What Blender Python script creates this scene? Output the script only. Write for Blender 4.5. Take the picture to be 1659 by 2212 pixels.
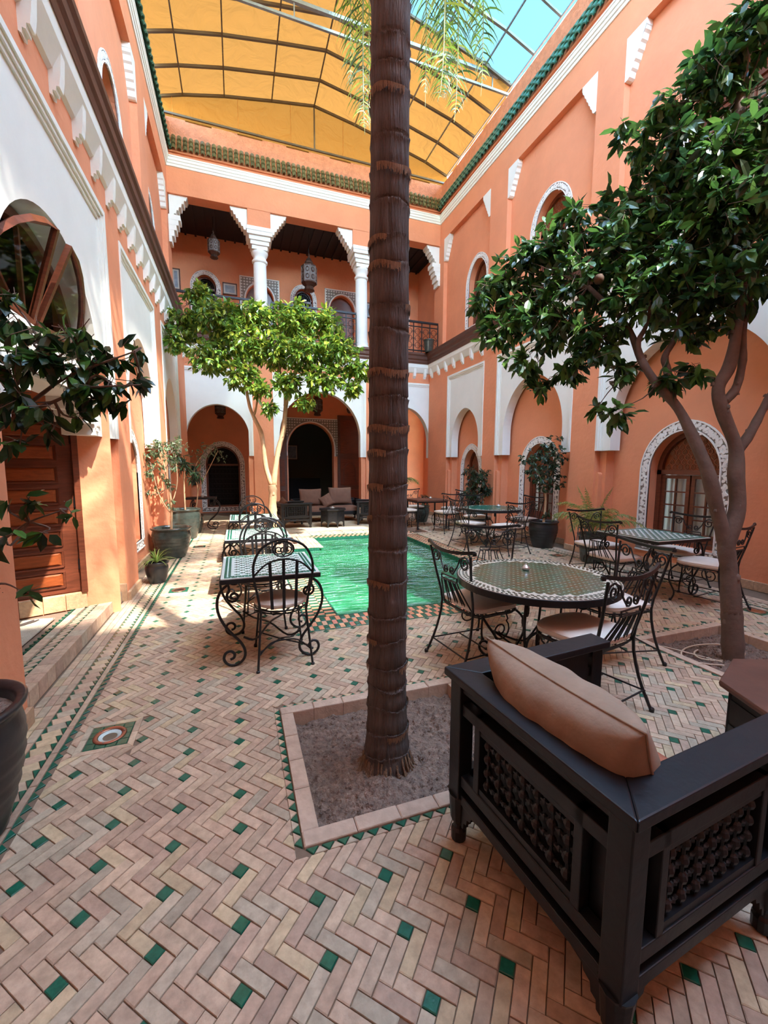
import bpy, bmesh, math, random
import numpy as np
from mathutils import Vector, Matrix
for o in list(bpy.data.objects): bpy.data.objects.remove(o)
SC=bpy.context.scene; COL=SC.collection
random.seed(7); RS=np.random.RandomState(11)
PI=math.pi
# ---------------- camera
cam=bpy.data.cameras.new('camera'); co=bpy.data.objects.new('camera',cam); COL.objects.link(co)
cam.sensor_fit='VERTICAL'; cam.sensor_height=24; cam.lens=895/2212*24; cam.clip_start=.05; cam.clip_end=200
yaw,pit,rol=.33878,.10890,.00412
cy,sy,cp,sp=math.cos(yaw),math.sin(yaw),math.cos(pit),math.sin(pit)
fw=Vector((sy*cp,cy*cp,-sp)); r0=Vector((cy,-sy,0)); u0=r0.cross(fw)
rt=r0*math.cos(rol)+u0*math.sin(rol); up=-r0*math.sin(rol)+u0*math.cos(rol)
M=Matrix((( rt.x,up.x,-fw.x,0),(rt.y,up.y,-fw.y,0),(rt.z,up.z,-fw.z,1.5),(0,0,0,1))); co.matrix_world=M
SC.camera=co
# ---------------- light
W=bpy.data.worlds.new('sky'); SC.world=W; W.use_nodes=True
wn=W.node_tree; bg=wn.nodes['Background']; sk=wn.nodes.new('ShaderNodeTexSky'); sk.sky_type='NISHITA'; sk.sun_disc=False
sk.sun_elevation=math.radians(56.4); sk.sun_rotation=math.radians(152); sk.altitude=400; sk.air_density=1.0; sk.dust_density=.4
tint=wn.nodes.new('ShaderNodeMix'); tint.data_type='RGBA'; tint.blend_type='MULTIPLY'; tint.inputs[0].default_value=1; tint.inputs[7].default_value=(1,1.09,.96,1)
wn.links.new(sk.outputs[0],tint.inputs[6]); wn.links.new(tint.outputs[2],bg.inputs[0]); bg.inputs[1].default_value=2.1
sl=bpy.data.lights.new('sun','SUN'); so=bpy.data.objects.new('sun',sl); COL.objects.link(so)
sl.energy=5.6; sl.angle=math.radians(.8); sl.color=(1,.96,.88)
so.rotation_euler=Vector((.262,-.488,.833)).to_track_quat('Z','Y').to_euler()
SC.view_settings.view_transform='Standard'; SC.view_settings.look='None'; SC.view_settings.gamma=1
SC.view_settings.use_curve_mapping=False; SC.view_settings.exposure=1.45
# ---------------- helpers
def lin(c):
    return tuple(((x/255)/12.92 if x/255<=.04045 else ((x/255+.055)/1.055)**2.4) for x in c)
def N(nt,t,**k):
    n=nt.nodes.new(t)
    for a,b in k.items():
        if a in n.inputs.keys() if isinstance(a,str) else False: n.inputs[a].default_value=b
        else: setattr(n,a,b)
    return n
def mat(name,rgb,rough=.6,noise=0,nscale=8,bump=0,bscale=60,metal=0,spec=.5,attr=False,stretch=None,trans=0,bdist=.01,clear=0,dark=None):
    m=bpy.data.materials.new(name); m.use_nodes=True; nt=m.node_tree; b=nt.nodes['Principled BSDF']
    b.inputs['Roughness'].default_value=rough; b.inputs['Metallic'].default_value=metal; b.inputs['Specular IOR Level'].default_value=spec
    if clear: b.inputs['Coat Weight'].default_value=clear; b.inputs['Coat Roughness'].default_value=.08
    c=lin(rgb); tc=nt.nodes.new('ShaderNodeTexCoord'); vec=tc.outputs['Object']
    if stretch:
        mp=nt.nodes.new('ShaderNodeMapping'); mp.inputs['Scale'].default_value=stretch; nt.links.new(vec,mp.inputs[0]); vec=mp.outputs[0]
    src=None
    if attr:
        a=nt.nodes.new('ShaderNodeAttribute'); a.attribute_name='col'; src=a.outputs['Color']
    if noise:
        n=nt.nodes.new('ShaderNodeTexNoise'); n.inputs['Scale'].default_value=nscale; n.inputs['Detail'].default_value=6; n.inputs['Roughness'].default_value=.6
        nt.links.new(vec,n.inputs['Vector'])
        mx=nt.nodes.new('ShaderNodeMix'); mx.data_type='RGBA'; mx.blend_type='MULTIPLY'; mx.inputs[0].default_value=1
        r=nt.nodes.new('ShaderNodeValToRGB'); e=r.color_ramp.elements
        lo=1-noise; e[0].position=.3; e[0].color=(lo,lo,lo,1) if not dark else tuple(dark)+(1,); e[1].position=.7; e[1].color=(1+noise*.3,)*3+(1,)
        nt.links.new(n.outputs[0],r.inputs[0]); nt.links.new(r.outputs[0],mx.inputs[7])
        if src: nt.links.new(src,mx.inputs[6])
        else: mx.inputs[6].default_value=c+(1,)
        src=mx.outputs[2]
    if src: nt.links.new(src,b.inputs['Base Color'])
    else: b.inputs['Base Color'].default_value=c+(1,)
    if bump:
        n2=nt.nodes.new('ShaderNodeTexNoise'); n2.inputs['Scale'].default_value=bscale; n2.inputs['Detail'].default_value=4
        nt.links.new(vec,n2.inputs['Vector']); bp=nt.nodes.new('ShaderNodeBump'); bp.inputs['Strength'].default_value=bump; bp.inputs['Distance'].default_value=bdist
        nt.links.new(n2.outputs[0],bp.inputs['Height']); nt.links.new(bp.outputs[0],b.inputs['Normal'])
    if trans:
        t=nt.nodes.new('ShaderNodeBsdfTranslucent'); ms=nt.nodes.new('ShaderNodeMixShader'); ms.inputs[0].default_value=trans
        if src:
            nt.links.new(src,t.inputs[0])
        else: t.inputs[0].default_value=c+(1,)
        nt.links.new(b.outputs[0],ms.inputs[1]); nt.links.new(t.outputs[0],ms.inputs[2])
        nt.links.new(ms.outputs[0],nt.nodes['Material Output'].inputs[0])
    return m
m_coral=mat('coral_plaster',(230,148,106),.85,noise=.10,nscale=1.6,bump=.35,bscale=14,bdist=.02)
m_parapet=mat('rough_coral_plaster',(214,140,110),.95,noise=.22,nscale=9,bump=.9,bscale=30,bdist=.03)
m_white=mat('white_plaster',(236,236,226),.7,noise=.04,nscale=3,bump=.12,bscale=20)
m_carved=mat('carved_white_plaster',(238,234,226),.75,bump=.5,bscale=70)
m_carvebg=mat('shaded_plaster_ground',(142,132,122),.9,bump=.4,bscale=90)  # shade of the carved grooves put into the ground colour
m_brick=mat('terracotta_brick',(190,140,110),.72,attr=True,noise=.28,nscale=26,bump=.5,bscale=70,bdist=.006,spec=.3)
m_mortar=mat('mortar',(120,98,80),.95,noise=.2,nscale=30)
m_kerb=mat('terracotta_kerb',(188,160,138),.8,noise=.2,nscale=18,bump=.4,bscale=50)
m_green=mat('green_glaze',(28,96,74),.25,noise=.35,nscale=40,bump=.15,bscale=60)
m_soil=mat('soil',(138,114,100),1,noise=.55,nscale=26,bump=1,bscale=60,bdist=.03)
m_palm=mat('palm_bark',(108,96,90),.9,noise=.5,nscale=9,bump=1,bscale=26,stretch=(5,5,.45),bdist=.03)
m_palmedge=mat('palm_fibre',(170,134,104),.95,noise=.5,nscale=30,stretch=(6,6,.6),bump=1,bscale=60,bdist=.02)
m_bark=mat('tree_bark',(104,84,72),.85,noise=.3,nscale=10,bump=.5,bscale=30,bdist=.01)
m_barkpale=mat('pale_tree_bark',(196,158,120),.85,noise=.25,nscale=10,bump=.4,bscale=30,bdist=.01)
m_leaf=mat('leaf',(50,90,30),.32,attr=True,trans=.35,spec=.6)
m_frond=mat('palm_leaf',(120,150,50),.45,attr=True,trans=.45)
m_iron=mat('wrought_iron',(30,30,32),.42,spec=.5,metal=.3,bump=.15,bscale=90)
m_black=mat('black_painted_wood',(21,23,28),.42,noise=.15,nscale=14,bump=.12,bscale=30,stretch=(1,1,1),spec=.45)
m_tan=mat('tan_velvet',(158,134,112),.85,noise=.22,nscale=7,bump=.3,bscale=14,bdist=.02)
m_brown=mat('brown_velvet',(112,78,62),.85,noise=.2,nscale=6,bump=.25,bscale=12,bdist=.02)
m_rust=mat('rust_velvet',(170,100,72),.85,noise=.15,nscale=6)
m_cream=mat('cream_leather',(226,212,198),.5,noise=.1,nscale=8,bump=.15,bscale=20,bdist=.01)
m_door=mat('varnished_dark_wood',(112,58,38),.3,noise=.4,nscale=6,stretch=(1,1,8),bump=.1,bscale=20)
m_doorpanel=mat('varnished_red_wood',(150,74,36),.28,noise=.35,nscale=6,stretch=(2,2,9),bump=.1,bscale=20)
m_wood=mat('brown_wood',(96,58,42),.5,noise=.35,nscale=6,stretch=(1,1,9),bump=.2,bscale=20)
m_lattice=mat('carved_brown_wood',(156,102,72),.6,noise=.2,nscale=20)
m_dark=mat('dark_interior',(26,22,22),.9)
m_ceil=mat('black_painted_ceiling',(24,26,32),.6)
m_curtain=mat('white_curtain',(240,236,228),.9,trans=.2,bump=.6,bscale=5,stretch=(6,6,.3),bdist=.04)
m_steel=mat('galvanised_steel',(150,160,165),.4,metal=.7,noise=.2,nscale=12)
m_steeld=mat('dark_steel_tube',(96,88,80),.5,metal=.3)
m_copper=mat('copper_ring',(176,120,98),.35,metal=.8,noise=.3,nscale=14)
m_lant=mat('aged_brass',(92,66,54),.45,metal=.6,noise=.3,nscale=20)
m_lglass=mat('milky_lantern_glass',(120,112,108),.3)
m_potg=mat('dark_green_glazed_pot',(58,66,60),.22,noise=.3,nscale=14,bump=.2,bscale=16,clear=.4)
m_potb=mat('black_glazed_pot',(34,36,38),.35,noise=.2,nscale=14,bump=.2,bscale=16,clear=.2)
m_tilew=mat('white_zellige',(214,220,214),.25,noise=.12,nscale=30)
m_tilec=mat('cream_zellige',(196,184,168),.28,noise=.12,nscale=30)
m_tileg=mat('green_zellige',(26,110,88),.18,noise=.35,nscale=25,bump=.1,bscale=40)
m_tileo=mat('olive_zellige',(74,88,62),.2,attr=True,noise=.3,nscale=25,bump=.1,bscale=40)
m_roof=mat('green_roof_tile',(58,112,94),.3,attr=True,noise=.3,nscale=20,bump=.2,bscale=30)
m_rug=mat('cream_rug',(212,196,170),1,noise=.15,nscale=60,bump=1,bscale=150,bdist=.02)
m_rugd=mat('dark_rug_line',(72,60,54),1)
m_hose=mat('pale_hose',(196,176,150),.6)
m_paper=mat('framed_print',(150,160,170),.6,noise=.5,nscale=7)
m_mat2=mat('straw_mat',(200,180,150),.95,noise=.2,nscale=30,bump=.6,bscale=80)
m_pool=mat('pool_tile',(34,150,92),.4,noise=.25,nscale=5)
m_silver=mat('silver',(200,200,200),.3,metal=.9)
m_fruit=mat('dry_fruit',(86,60,40),.8,noise=.3,nscale=20)
m_glass=bpy.data.materials.new('window_glass'); m_glass.use_nodes=True
def glass(m,tint,k,rough=.03):
    nt=m.node_tree; nt.nodes.clear(); o=nt.nodes.new('ShaderNodeOutputMaterial'); t=nt.nodes.new('ShaderNodeBsdfTransparent'); t.inputs[0].default_value=tint+(1,)
    g=nt.nodes.new('ShaderNodeBsdfGlossy'); g.inputs['Roughness'].default_value=rough; f=nt.nodes.new('ShaderNodeLayerWeight'); f.inputs[0].default_value=k
    x=nt.nodes.new('ShaderNodeMixShader'); nt.links.new(f.outputs['Fresnel'],x.inputs[0]); nt.links.new(t.outputs[0],x.inputs[1]); nt.links.new(g.outputs[0],x.inputs[2]); nt.links.new(x.outputs[0],o.inputs[0]); return nt,g,x
glass(m_glass,(.93,.94,.94),.2)
m_water=bpy.data.materials.new('pool_water'); m_water.use_nodes=True
nt,g,x=glass(m_water,(.40,.82,.60),.3,.05)
tc=nt.nodes.new('ShaderNodeTexCoord'); mp=nt.nodes.new('ShaderNodeMapping'); mp.inputs['Scale'].default_value=(1.2,4.5,1); nt.links.new(tc.outputs['Object'],mp.inputs[0])
n=nt.nodes.new('ShaderNodeTexNoise'); n.inputs['Scale'].default_value=3.2; n.inputs['Detail'].default_value=6; n.inputs['Distortion'].default_value=.6; nt.links.new(mp.outputs[0],n.inputs[0])
bp=nt.nodes.new('ShaderNodeBump'); bp.inputs['Strength'].default_value=.7; bp.inputs['Distance'].default_value=.06; nt.links.new(n.outputs[0],bp.inputs['Height'])
bp.inputs['Distance'].default_value=.16
nt.links.new(bp.outputs[0],g.inputs['Normal'])
dd=nt.nodes.new('ShaderNodeBsdfDiffuse'); rp=nt.nodes.new('ShaderNodeValToRGB'); rp.color_ramp.elements[0].position=.35; rp.color_ramp.elements[0].color=lin((14,110,66))+(1,); rp.color_ramp.elements[1].position=.72; rp.color_ramp.elements[1].color=lin((66,182,128))+(1,)
nt.links.new(n.outputs[0],rp.inputs[0]); nt.links.new(rp.outputs[0],dd.inputs[0]); nt.links.new(bp.outputs[0],dd.inputs['Normal'])
tt=[q for q in nt.nodes if q.type=='BSDF_TRANSPARENT'][0]; m2=nt.nodes.new('ShaderNodeMixShader'); m2.inputs[0].default_value=.5
nt.links.new(tt.outputs[0],m2.inputs[1]); nt.links.new(dd.outputs[0],m2.inputs[2]); nt.links.new(m2.outputs[0],x.inputs[1])
# orange cloth: light passes through it softly
def cloth(name,rgb,transl,transp):
    m=bpy.data.materials.new(name); m.use_nodes=True; nt=m.node_tree; nt.nodes.clear(); o=nt.nodes.new('ShaderNodeOutputMaterial')
    a=nt.nodes.new('ShaderNodeBsdfTranslucent'); a.inputs[0].default_value=lin(rgb)+(1,); d=nt.nodes.new('ShaderNodeBsdfDiffuse'); d.inputs[0].default_value=lin(rgb)+(1,)
    x=nt.nodes.new('ShaderNodeMixShader'); x.inputs[0].default_value=transl; nt.links.new(d.outputs[0],x.inputs[1]); nt.links.new(a.outputs[0],x.inputs[2])
    t=nt.nodes.new('ShaderNodeBsdfTransparent'); y=nt.nodes.new('ShaderNodeMixShader'); y.inputs[0].default_value=transp
    nt.links.new(x.outputs[0],y.inputs[1]); nt.links.new(t.outputs[0],y.inputs[2]); nt.links.new(y.outputs[0],o.inputs[0])
    tc=nt.nodes.new('ShaderNodeTexCoord'); n=nt.nodes.new('ShaderNodeTexNoise'); n.inputs['Scale'].default_value=2.2; n.inputs['Detail'].default_value=3; n.inputs['Distortion'].default_value=1.2
    nt.links.new(tc.outputs['Object'],n.inputs[0]); b=nt.nodes.new('ShaderNodeBump'); b.inputs['Strength'].default_value=.5; b.inputs['Distance'].default_value=.15
    nt.links.new(n.outputs[0],b.inputs['Height']); nt.links.new(b.outputs[0],a.inputs['Normal']); nt.links.new(b.outputs[0],d.inputs['Normal']); t.inputs[0].default_value=(.085,.115,.115,1)
    return m
m_orange=cloth('orange_canvas',(117,73,30),.37,0)
m_film=cloth('clear_film',(40,70,76),.6,.96)

def link(o,parent=None):
    COL.objects.link(o)
    if parent is not None: o.parent=parent
    return o
def tag(o,label=None,cat=None,group=None,kind=None):
    if label: o['label']=label
    if cat: o['category']=cat
    if group: o['group']=group
    if kind: o['kind']=kind
    return o
def thing(name,label,cat,loc=(0,0,0),rz=0,group=None,kind=None,parent=None):
    o=bpy.data.objects.new(name,None); o.empty_display_size=.1; link(o,parent); o.location=loc; o.rotation_euler=(0,0,rz)
    return tag(o,label,cat,group,kind)
def smooth_path(p,n=4):
    p=[Vector(q) for q in p]
    if n<=1 or len(p)<3: return p
    out=[]
    for i in range(len(p)-1):
        a=p[max(i-1,0)];b=p[i];c=p[i+1];d=p[min(i+2,len(p)-1)]
        for k in range(n):
            t=k/n; out.append(.5*((2*b)+(c-a)*t+(2*a-5*b+4*c-d)*t*t+(3*b-a-3*c+d)*t**3))
    out.append(p[-1]); return out
class MB:
    def __init__(s): s.v=[];s.f=[];s.c=[];s.cur=None
    def add(s,vs,fs):
        o=len(s.v); s.v+= [tuple(x) for x in vs]; s.f+=[tuple(i+o for i in f) for f in fs]; s.c+=[s.cur]*len(fs); return s
    def box(s,x0,x1,y0,y1,z0,z1):
        return s.add([(x,y,z) for z in (z0,z1) for (x,y) in ((x0,y0),(x1,y0),(x1,y1),(x0,y1))],[(0,3,2,1),(4,5,6,7),(0,1,5,4),(1,2,6,5),(2,3,7,6),(3,0,4,7)])
    def hull(s,a,b,flip=False): # two loops same length -> closed prism
        n=len(a); fs=[tuple(range(n))[::-1],tuple(range(n,2*n))]+[(i,(i+1)%n,n+(i+1)%n,n+i) for i in range(n)]
        return s.add(list(a)+list(b),fs)
    def prism(s,poly,fr,d0,d1): return s.hull([fr(p[0],p[1],d0) for p in poly],[fr(p[0],p[1],d1) for p in poly])
    def tile(s,poly,z0,z1,ch=.002): # floor piece with a chamfered top
        n=len(poly); cx=sum(p[0] for p in poly)/n; cy=sum(p[1] for p in poly)/n
        def ins(p,k):
            dx,dy=p[0]-cx,p[1]-cy; L=math.hypot(dx,dy) or 1; f=max(0,(L-k*1.4)/L); return cx+dx*f,cy+dy*f
        a=[(p[0],p[1],z0) for p in poly]; b=[(p[0],p[1],z1-ch) for p in poly]; c=[(*ins(p,ch),z1) for p in poly]
        return s.add(a+b+c,[tuple(range(2*n,3*n))]+[(i,(i+1)%n,n+(i+1)%n,n+i) for i in range(n)]+[(n+i,n+(i+1)%n,2*n+(i+1)%n,2*n+i) for i in range(n)])
    def tube(s,path,r,n=6,sm=1,closed=False,flat=None):
        p=smooth_path(path,sm); m=len(p)
        if m<2: return s
        vs=[]; prev=None
        for i in range(m):
            if closed: t=p[(i+1)%m]-p[i-1]
            else: t=p[min(i+1,m-1)]-p[max(i-1,0)]
            if t.length<1e-9: t=Vector((0,0,1))
            t.normalize()
            if prev is None:
                a=Vector((0,0,1)) if abs(t.z)<.9 else Vector((1,0,0)); u=t.cross(a).normalized()
            else:
                u=prev-t*prev.dot(t)
                if u.length<1e-6: u=t.orthogonal()
                u.normalize()
            prev=u; w=t.cross(u); rr=r(i/(m-1)) if callable(r) else r
            for k in range(n):
                a=2*PI*k/n+PI/n
                vs.append(p[i]+u*(math.cos(a)*rr)+w*(math.sin(a)*rr))
        fs=[]
        for i in range(m if closed else m-1):
            j=(i+1)%m
            for k in range(n):
                k2=(k+1)%n; fs.append((i*n+k,i*n+k2,j*n+k2,j*n+k))
        if not closed: fs+= [tuple(range(n))[::-1],tuple((m-1)*n+k for k in range(n))]
        return s.add(vs,fs)
    def lathe(s,prof,c=(0,0,0),n=20,cap=True):
        vs=[(c[0]+r*math.cos(2*PI*k/n),c[1]+r*math.sin(2*PI*k/n),c[2]+z) for r,z in prof for k in range(n)]
        fs=[(i*n+k,i*n+(k+1)%n,(i+1)*n+(k+1)%n,(i+1)*n+k) for i in range(len(prof)-1) for k in range(n)]
        if cap: fs+=[tuple(range(n))[::-1],tuple((len(prof)-1)*n+k for k in range(n))]
        return s.add(vs,fs)
    def mesh(s,name,smooth=False,recalc=True):
        me=bpy.data.meshes.new(name); me.from_pydata(s.v,[],s.f)
        if any(c is not None for c in s.c):
            a=me.color_attributes.new('col','FLOAT_COLOR','CORNER'); arr=[]
            for f,c in zip(s.f,s.c): arr+=list((c or (.5,.5,.5))+(1,))*len(f)
            a.data.foreach_set('color',arr)
        if recalc and len(s.f)<60000:
            bm=bmesh.new(); bm.from_mesh(me); bmesh.ops.recalc_face_normals(bm,faces=bm.faces); bm.to_mesh(me); bm.free()
        if smooth: me.polygons.foreach_set('use_smooth',[True]*len(me.polygons))
        me.update(); return me
    def build(s,name,material,parent=None,smooth=False,recalc=True,loc=None,bevel=0):
        me=s.mesh(name,smooth,recalc); me.materials.append(material); o=bpy.data.objects.new(name,me); link(o,parent)
        if loc: o.location=loc
        if bevel:
            md=o.modifiers.new('bevel','BEVEL'); md.width=bevel; md.segments=2; md.limit_method='ANGLE'; md.angle_limit=.9
        return o
def copy_tree(o,parent=None):
    c=o.copy(); COL.objects.link(c)
    if parent is not None: c.parent=parent
    for ch in list(o.children): copy_tree(ch,c)
    return c
def spiral(cx,cz,r0,r1,a0,turns,n=14):
    return [(cx+(r0+(r1-r0)*i/n)*math.cos(a0+turns*2*PI*i/n),cz+(r0+(r1-r0)*i/n)*math.sin(a0+turns*2*PI*i/n)) for i in range(n+1)]
# wall frames: s along the wall, z up, d out of the wall into the court
XL,XR,YF,YN=-1.2,5.7,12.0,-1.5
frL=lambda s,z,d:(XL+d,s,z)
frR=lambda s,z,d:(XR-d,s,z)
frF=lambda s,z,d:(s,YF-d,z)
def off(fr,k): return lambda s,z,d: fr(s,z,d+k)
def arch_pts(c,a,zs,ztop,n=14):
    h=ztop-zs; cc=max(0,(h*h-a*a)/(2*a)); R=a+cc; k=h/math.sqrt(max(1e-9,R*R-cc*cc)); out=[]
    for i in range(n+1):
        t=PI/2*i/n; x=a*math.cos(t); out.append((c+x,zs+.72*h*math.sin(t)+.28*k*math.sqrt(max(0,R*R-(x+cc)**2))))
    return out+[(2*c-x,z) for x,z in reversed(out[:-1])]  # right spring, over the top, left spring
def U_poly(x0,x1,zt,zb,c,a,zs,ztop,n=14):
    A=arch_pts(c,a,zs,ztop,n); return [(x0,zt),(x0,zb),(c-a,zb)]+A[::-1]+[(c+a,zb),(x1,zb),(x1,zt)]
# a band following an arch (frame of a window)
def band(mb,fr,c,a,zb,zs,zt,w,d0,d1,n=12,bottom=False):
    i=arch_pts(c,a,zs,zt,n); o=arch_pts(c,a+w,zs,zt+w,n)
    I=[(c+a,zb)]+i+[(c-a,zb)]; O=[(c+a+w,zb)]+o+[(c-a-w,zb)]
    vs=[]; 
    for p,q in zip(I,O): vs+=[fr(p[0],p[1],d0),fr(p[0],p[1],d1),fr(q[0],q[1],d1),fr(q[0],q[1],d0)]
    m=len(I); fs=[]
    for k in range(m-1):
        for e in range(4): fs.append((k*4+e,k*4+(e+1)%4,(k+1)*4+(e+1)%4,(k+1)*4+e))
    fs+=[(0,1,2,3),(m*4-1,m*4-2,m*4-3,m*4-4)]
    mb.add(vs,fs)
    if bottom: mb.prism([(c-a-w,zb-w),(c+a+w,zb-w),(c+a+w,zb),(c-a-w,zb)],fr,d0,d1)
def carving(fr,c,a,zb,zs,zt,w,d,parent,bottom=True,dens=1.0,rect=None,spand=None):
    """white raised arabesque pieces on a darker ground, two rails at the edges"""
    g=MB(); band(g,fr,c,a,zb,zs,zt,w,d-.02,d,12,bottom); g.build('carved_band',m_carvebg,parent)
    m=MB(); band(m,fr,c,a,zb,zs,zt,w*.13,d-.01,d+.016,12); band(m,fr,c,a+w*.87,zb,zs,zt+w*.87,w*.13,d-.01,d+.016,12)
    if bottom:
        m.prism([(c-a-w,zb-w),(c+a+w,zb-w),(c+a+w,zb-w*.87),(c-a-w,zb-w*.87)],fr,d-.01,d+.016); m.prism([(c-a,zb-w*.13),(c+a,zb-w*.13),(c+a,zb),(c-a,zb)],fr,d-.01,d+.016)
    mid=[(c+a+w/2,zb+k*(zs-zb)/max(1,int((zs-zb)/w*1.6))) for k in range(int((zs-zb)/w*1.6)+1)]
    A=arch_pts(c,a+w/2,zs,zt+w/2,int(8+a*18)); L=[(2*c-x,z) for x,z in mid[::-1]]
    path=mid+A[1:-1]+L
    if bottom: path+=[(c-a+2*a*k/8,zb-w/2) for k in range(9)]
    rr=random.Random(3)
    def lobe(x,z,ang,l,wd):
        ca,sa=math.cos(ang),math.sin(ang); P=[(0,0),(.35,.5),(.8,.35),(1,0),(.8,-.35),(.35,-.5)]
        m.prism([(x+ca*p*l-sa*q*wd,z+sa*p*l+ca*q*wd) for p,q in P],fr,d-.005-rr.uniform(0,.003),d+rr.uniform(.006,.016))
    for (x,z) in path:
        b=rr.random()*PI
        for k in range(4): lobe(x+rr.uniform(-.1,.1)*w,z+rr.uniform(-.1,.1)*w,b+k*PI/2+rr.uniform(-.3,.3),w*.36,w*.3)
        for k in range(2): lobe(x+rr.uniform(-.3,.3)*w,z+rr.uniform(-.4,.4)*w,rr.random()*6.3,w*.26,w*.22)
    return m.build('carving',m_carved,parent)
def struct(mb,name,m,label=None,cat='wall',parent=None,**k):
    o=mb.build(name,m,parent,**k)
    if parent is None: tag(o,label,cat,kind='structure')
    return o
ZP=4.05; ZF=1.78 # top of the white panels, bottom of their feet
BAYR=[(2.7,5.48,1.12,2.25,3.39),(6.04,8.4,.92,2.25,3.39),(8.93,10.8,.69,2.15,3.06)]
BAYL=[(2.84,5.2,.92,2.25,3.36),(5.75,7.87,.82,2.2,3.25),(8.5,10.6,.8,2.2,3.25)]
BAYF=[(-1.33,.44,.79,2.25,3.13),(.98,3.65,1.17,2.35,3.62),(3.93,6.01,.77,2.25,3.31)]
def white_panels(name,fr,bays,label,skip=()):
    t=thing(name,label,'wall',kind='structure')
    for k,(a,b,h,zs,zt) in enumerate(bays):
        c=(a+b)/2
        if k in skip:
            c0=c-.1; m=MB(); m.prism(U_poly(a,b,ZP,2.42,c0,h,2.45,3.31),fr,-.24,-.04)
            z1=2.42; m.prism([(a,z1),(a,ZF),(a+.22,ZF),(a+.22,ZF+.1),(a+.36,ZF+.1),(a+.36,ZF+.2),(a+.5,ZF+.2),(a+.5,ZF+.3),(b-.9,ZF+.3),(b-.9,ZF+.2),(b-.76,ZF+.2),(b-.76,ZF+.1),(b-.62,ZF+.1),(b-.62,ZF),(b,ZF),(b,z1)],fr,-.3,-.04)
            m.build('white_panel',m_white,t)
        else:
            m=MB(); m.prism(U_poly(a,b,ZP,ZF,c,h,zs,zt,18),fr,-.24 if fr is not frL else -.19,-.03); m.build('white_panel',m_white,t)
        m=MB()
        for j,(w,d) in enumerate(((.05,.012),(.085,0),(.12,-.014))):
            m.prism([(a,ZF-.0),(a,ZP),(b,ZP),(b,ZF),(b-w,ZF),(b-w,ZP-w),(a+w,ZP-w),(a+w,ZF)],fr,-.1,d-.004*j)
        m.build('moulding',m_white,t)
    return t
def lower_wall(name,fr,s0,s1,bays,label,back=-.3,z1=4.42):
    m=MB(); xs=[s0]+[v for b in bays for v in b[:2]]+[s1]
    for k in range(0,len(xs),2):
        if xs[k+1]-xs[k]>.02: m.prism([(xs[k],0),(xs[k+1],0),(xs[k+1],z1),(xs[k],z1)],fr,back-.05,0)
    for a,b,*_ in bays: m.prism([(a,ZP),(b,ZP),(b,z1),(a,z1)],fr,back-.05,0)
    return struct(m,name,m_coral,label)
struct_parts={}
# --- right side
wr=lower_wall('wall_right',frR,1.6,12.0,BAYR,'coral plaster ground floor wall right of the pool with piers and arched recesses')
wl=lower_wall('wall_left',frL,2.25,12.0,BAYL,'coral plaster ground floor wall on the left with piers beside the door')
wf=lower_wall('wall_back',frF,-1.5,6.05,BAYF,'coral plaster ground floor wall at the far end with three arches',back=-.35)
white_panels('trim_1',frR,BAYR,'three white arched plaster panels along the right wall')
white_panels('trim_2',frL,BAYL,'three white arched plaster panels along the left wall',skip=(0,))
white_panels('trim_3',frF,BAYF,'three white arched plaster panels across the far wall')
# jambs under the feet of the panels, small rounded pilasters beside the piers
m=MB()
for fr,bays in ((frR,BAYR),(frL,BAYL)):
    for k,(a,b,h,zs,zt) in enumerate(bays):
        for e,sg in ((a,1),(b,-1)):
            if fr is frL: continue
            m.prism([(e,0),(e+sg*.13,0),(e+sg*.13,ZF),(e,ZF)],fr,-.3,-.12)
            q=[(e,0),(e+sg*.07,0)]+[(e+sg*(.035+.035*math.cos(t)),1.36+.06*math.sin(t)) for t in (0,.6,1.2,1.57,2,2.6,PI)]
            m.prism(q,fr,-.3,-.04)
for k,(a,b,h,zs,zt) in enumerate(BAYF):
    for e,sg in ((a,1),(b,-1)): m.prism([(e,0),(e+sg*.14,0),(e+sg*.14,ZF),(e,ZF)],frF,-.3,-.05)
struct(m,'trim_4',m_coral,'narrow coral jambs under the feet of the white arches','wall')
# recess walls with window openings: (centre, half width, bottom, spring, top)
def recess(name,fr,s0,s1,z0,z1,wins,d,label,th=.3,m=None):
    mb=MB(); x=s0
    for i,(c,a,zb,zs,zt) in enumerate(wins):
        e=s1 if i==len(wins)-1 else (c+wins[i+1][0])/2
        mb.prism(U_poly(x,e,z1,zb,c,a,zs,zt,12),fr,d-th,d)
        if zb>z0+.01: mb.prism([(x,z0),(e,z0),(e,zb),(x,zb)],fr,d-th,d)
        x=e
    if not wins: mb.prism([(s0,z0),(s1,z0),(s1,z1),(s0,z1)],fr,d-th,d)
    return struct(mb,name,m or m_coral,label)
GW=dict(a=.46,zs=1.45,zt=2.0,zb=.33)
WR=[(4.2,.5,.36,1.45,2.03),(7.2,.47,.36,1.45,2.0),(9.9,.4,.36,1.4,1.98)]
WLL=[(6.62,.42,.4,1.4,1.9),(9.55,.42,.4,1.4,1.9)]
recess('wall_right_recess',frR,1.6,12.3,0,4.45,WR,-.3,'recessed coral wall with three arched windows behind the right arches')
recess('wall_left_recess',frL,5.2,12.3,0,4.45,WLL,-.2,'recessed coral wall with arched windows behind the left arches')
mb=MB(); mb.box(-1.85,-1.5,-1.5,2.5,0,4.45); mb.box(-1.75,-1.23,2.3,2.8,0,4.4)
struct(mb,'wall_left_near',m_coral,'coral plaster wall beside the near left pot')
mb=MB(); mb.box(5.7,6.3,-1.5,1.62,0,4.42); struct(mb,'wall_right_near',m_coral,'near end of the coral wall on the right')
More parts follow.
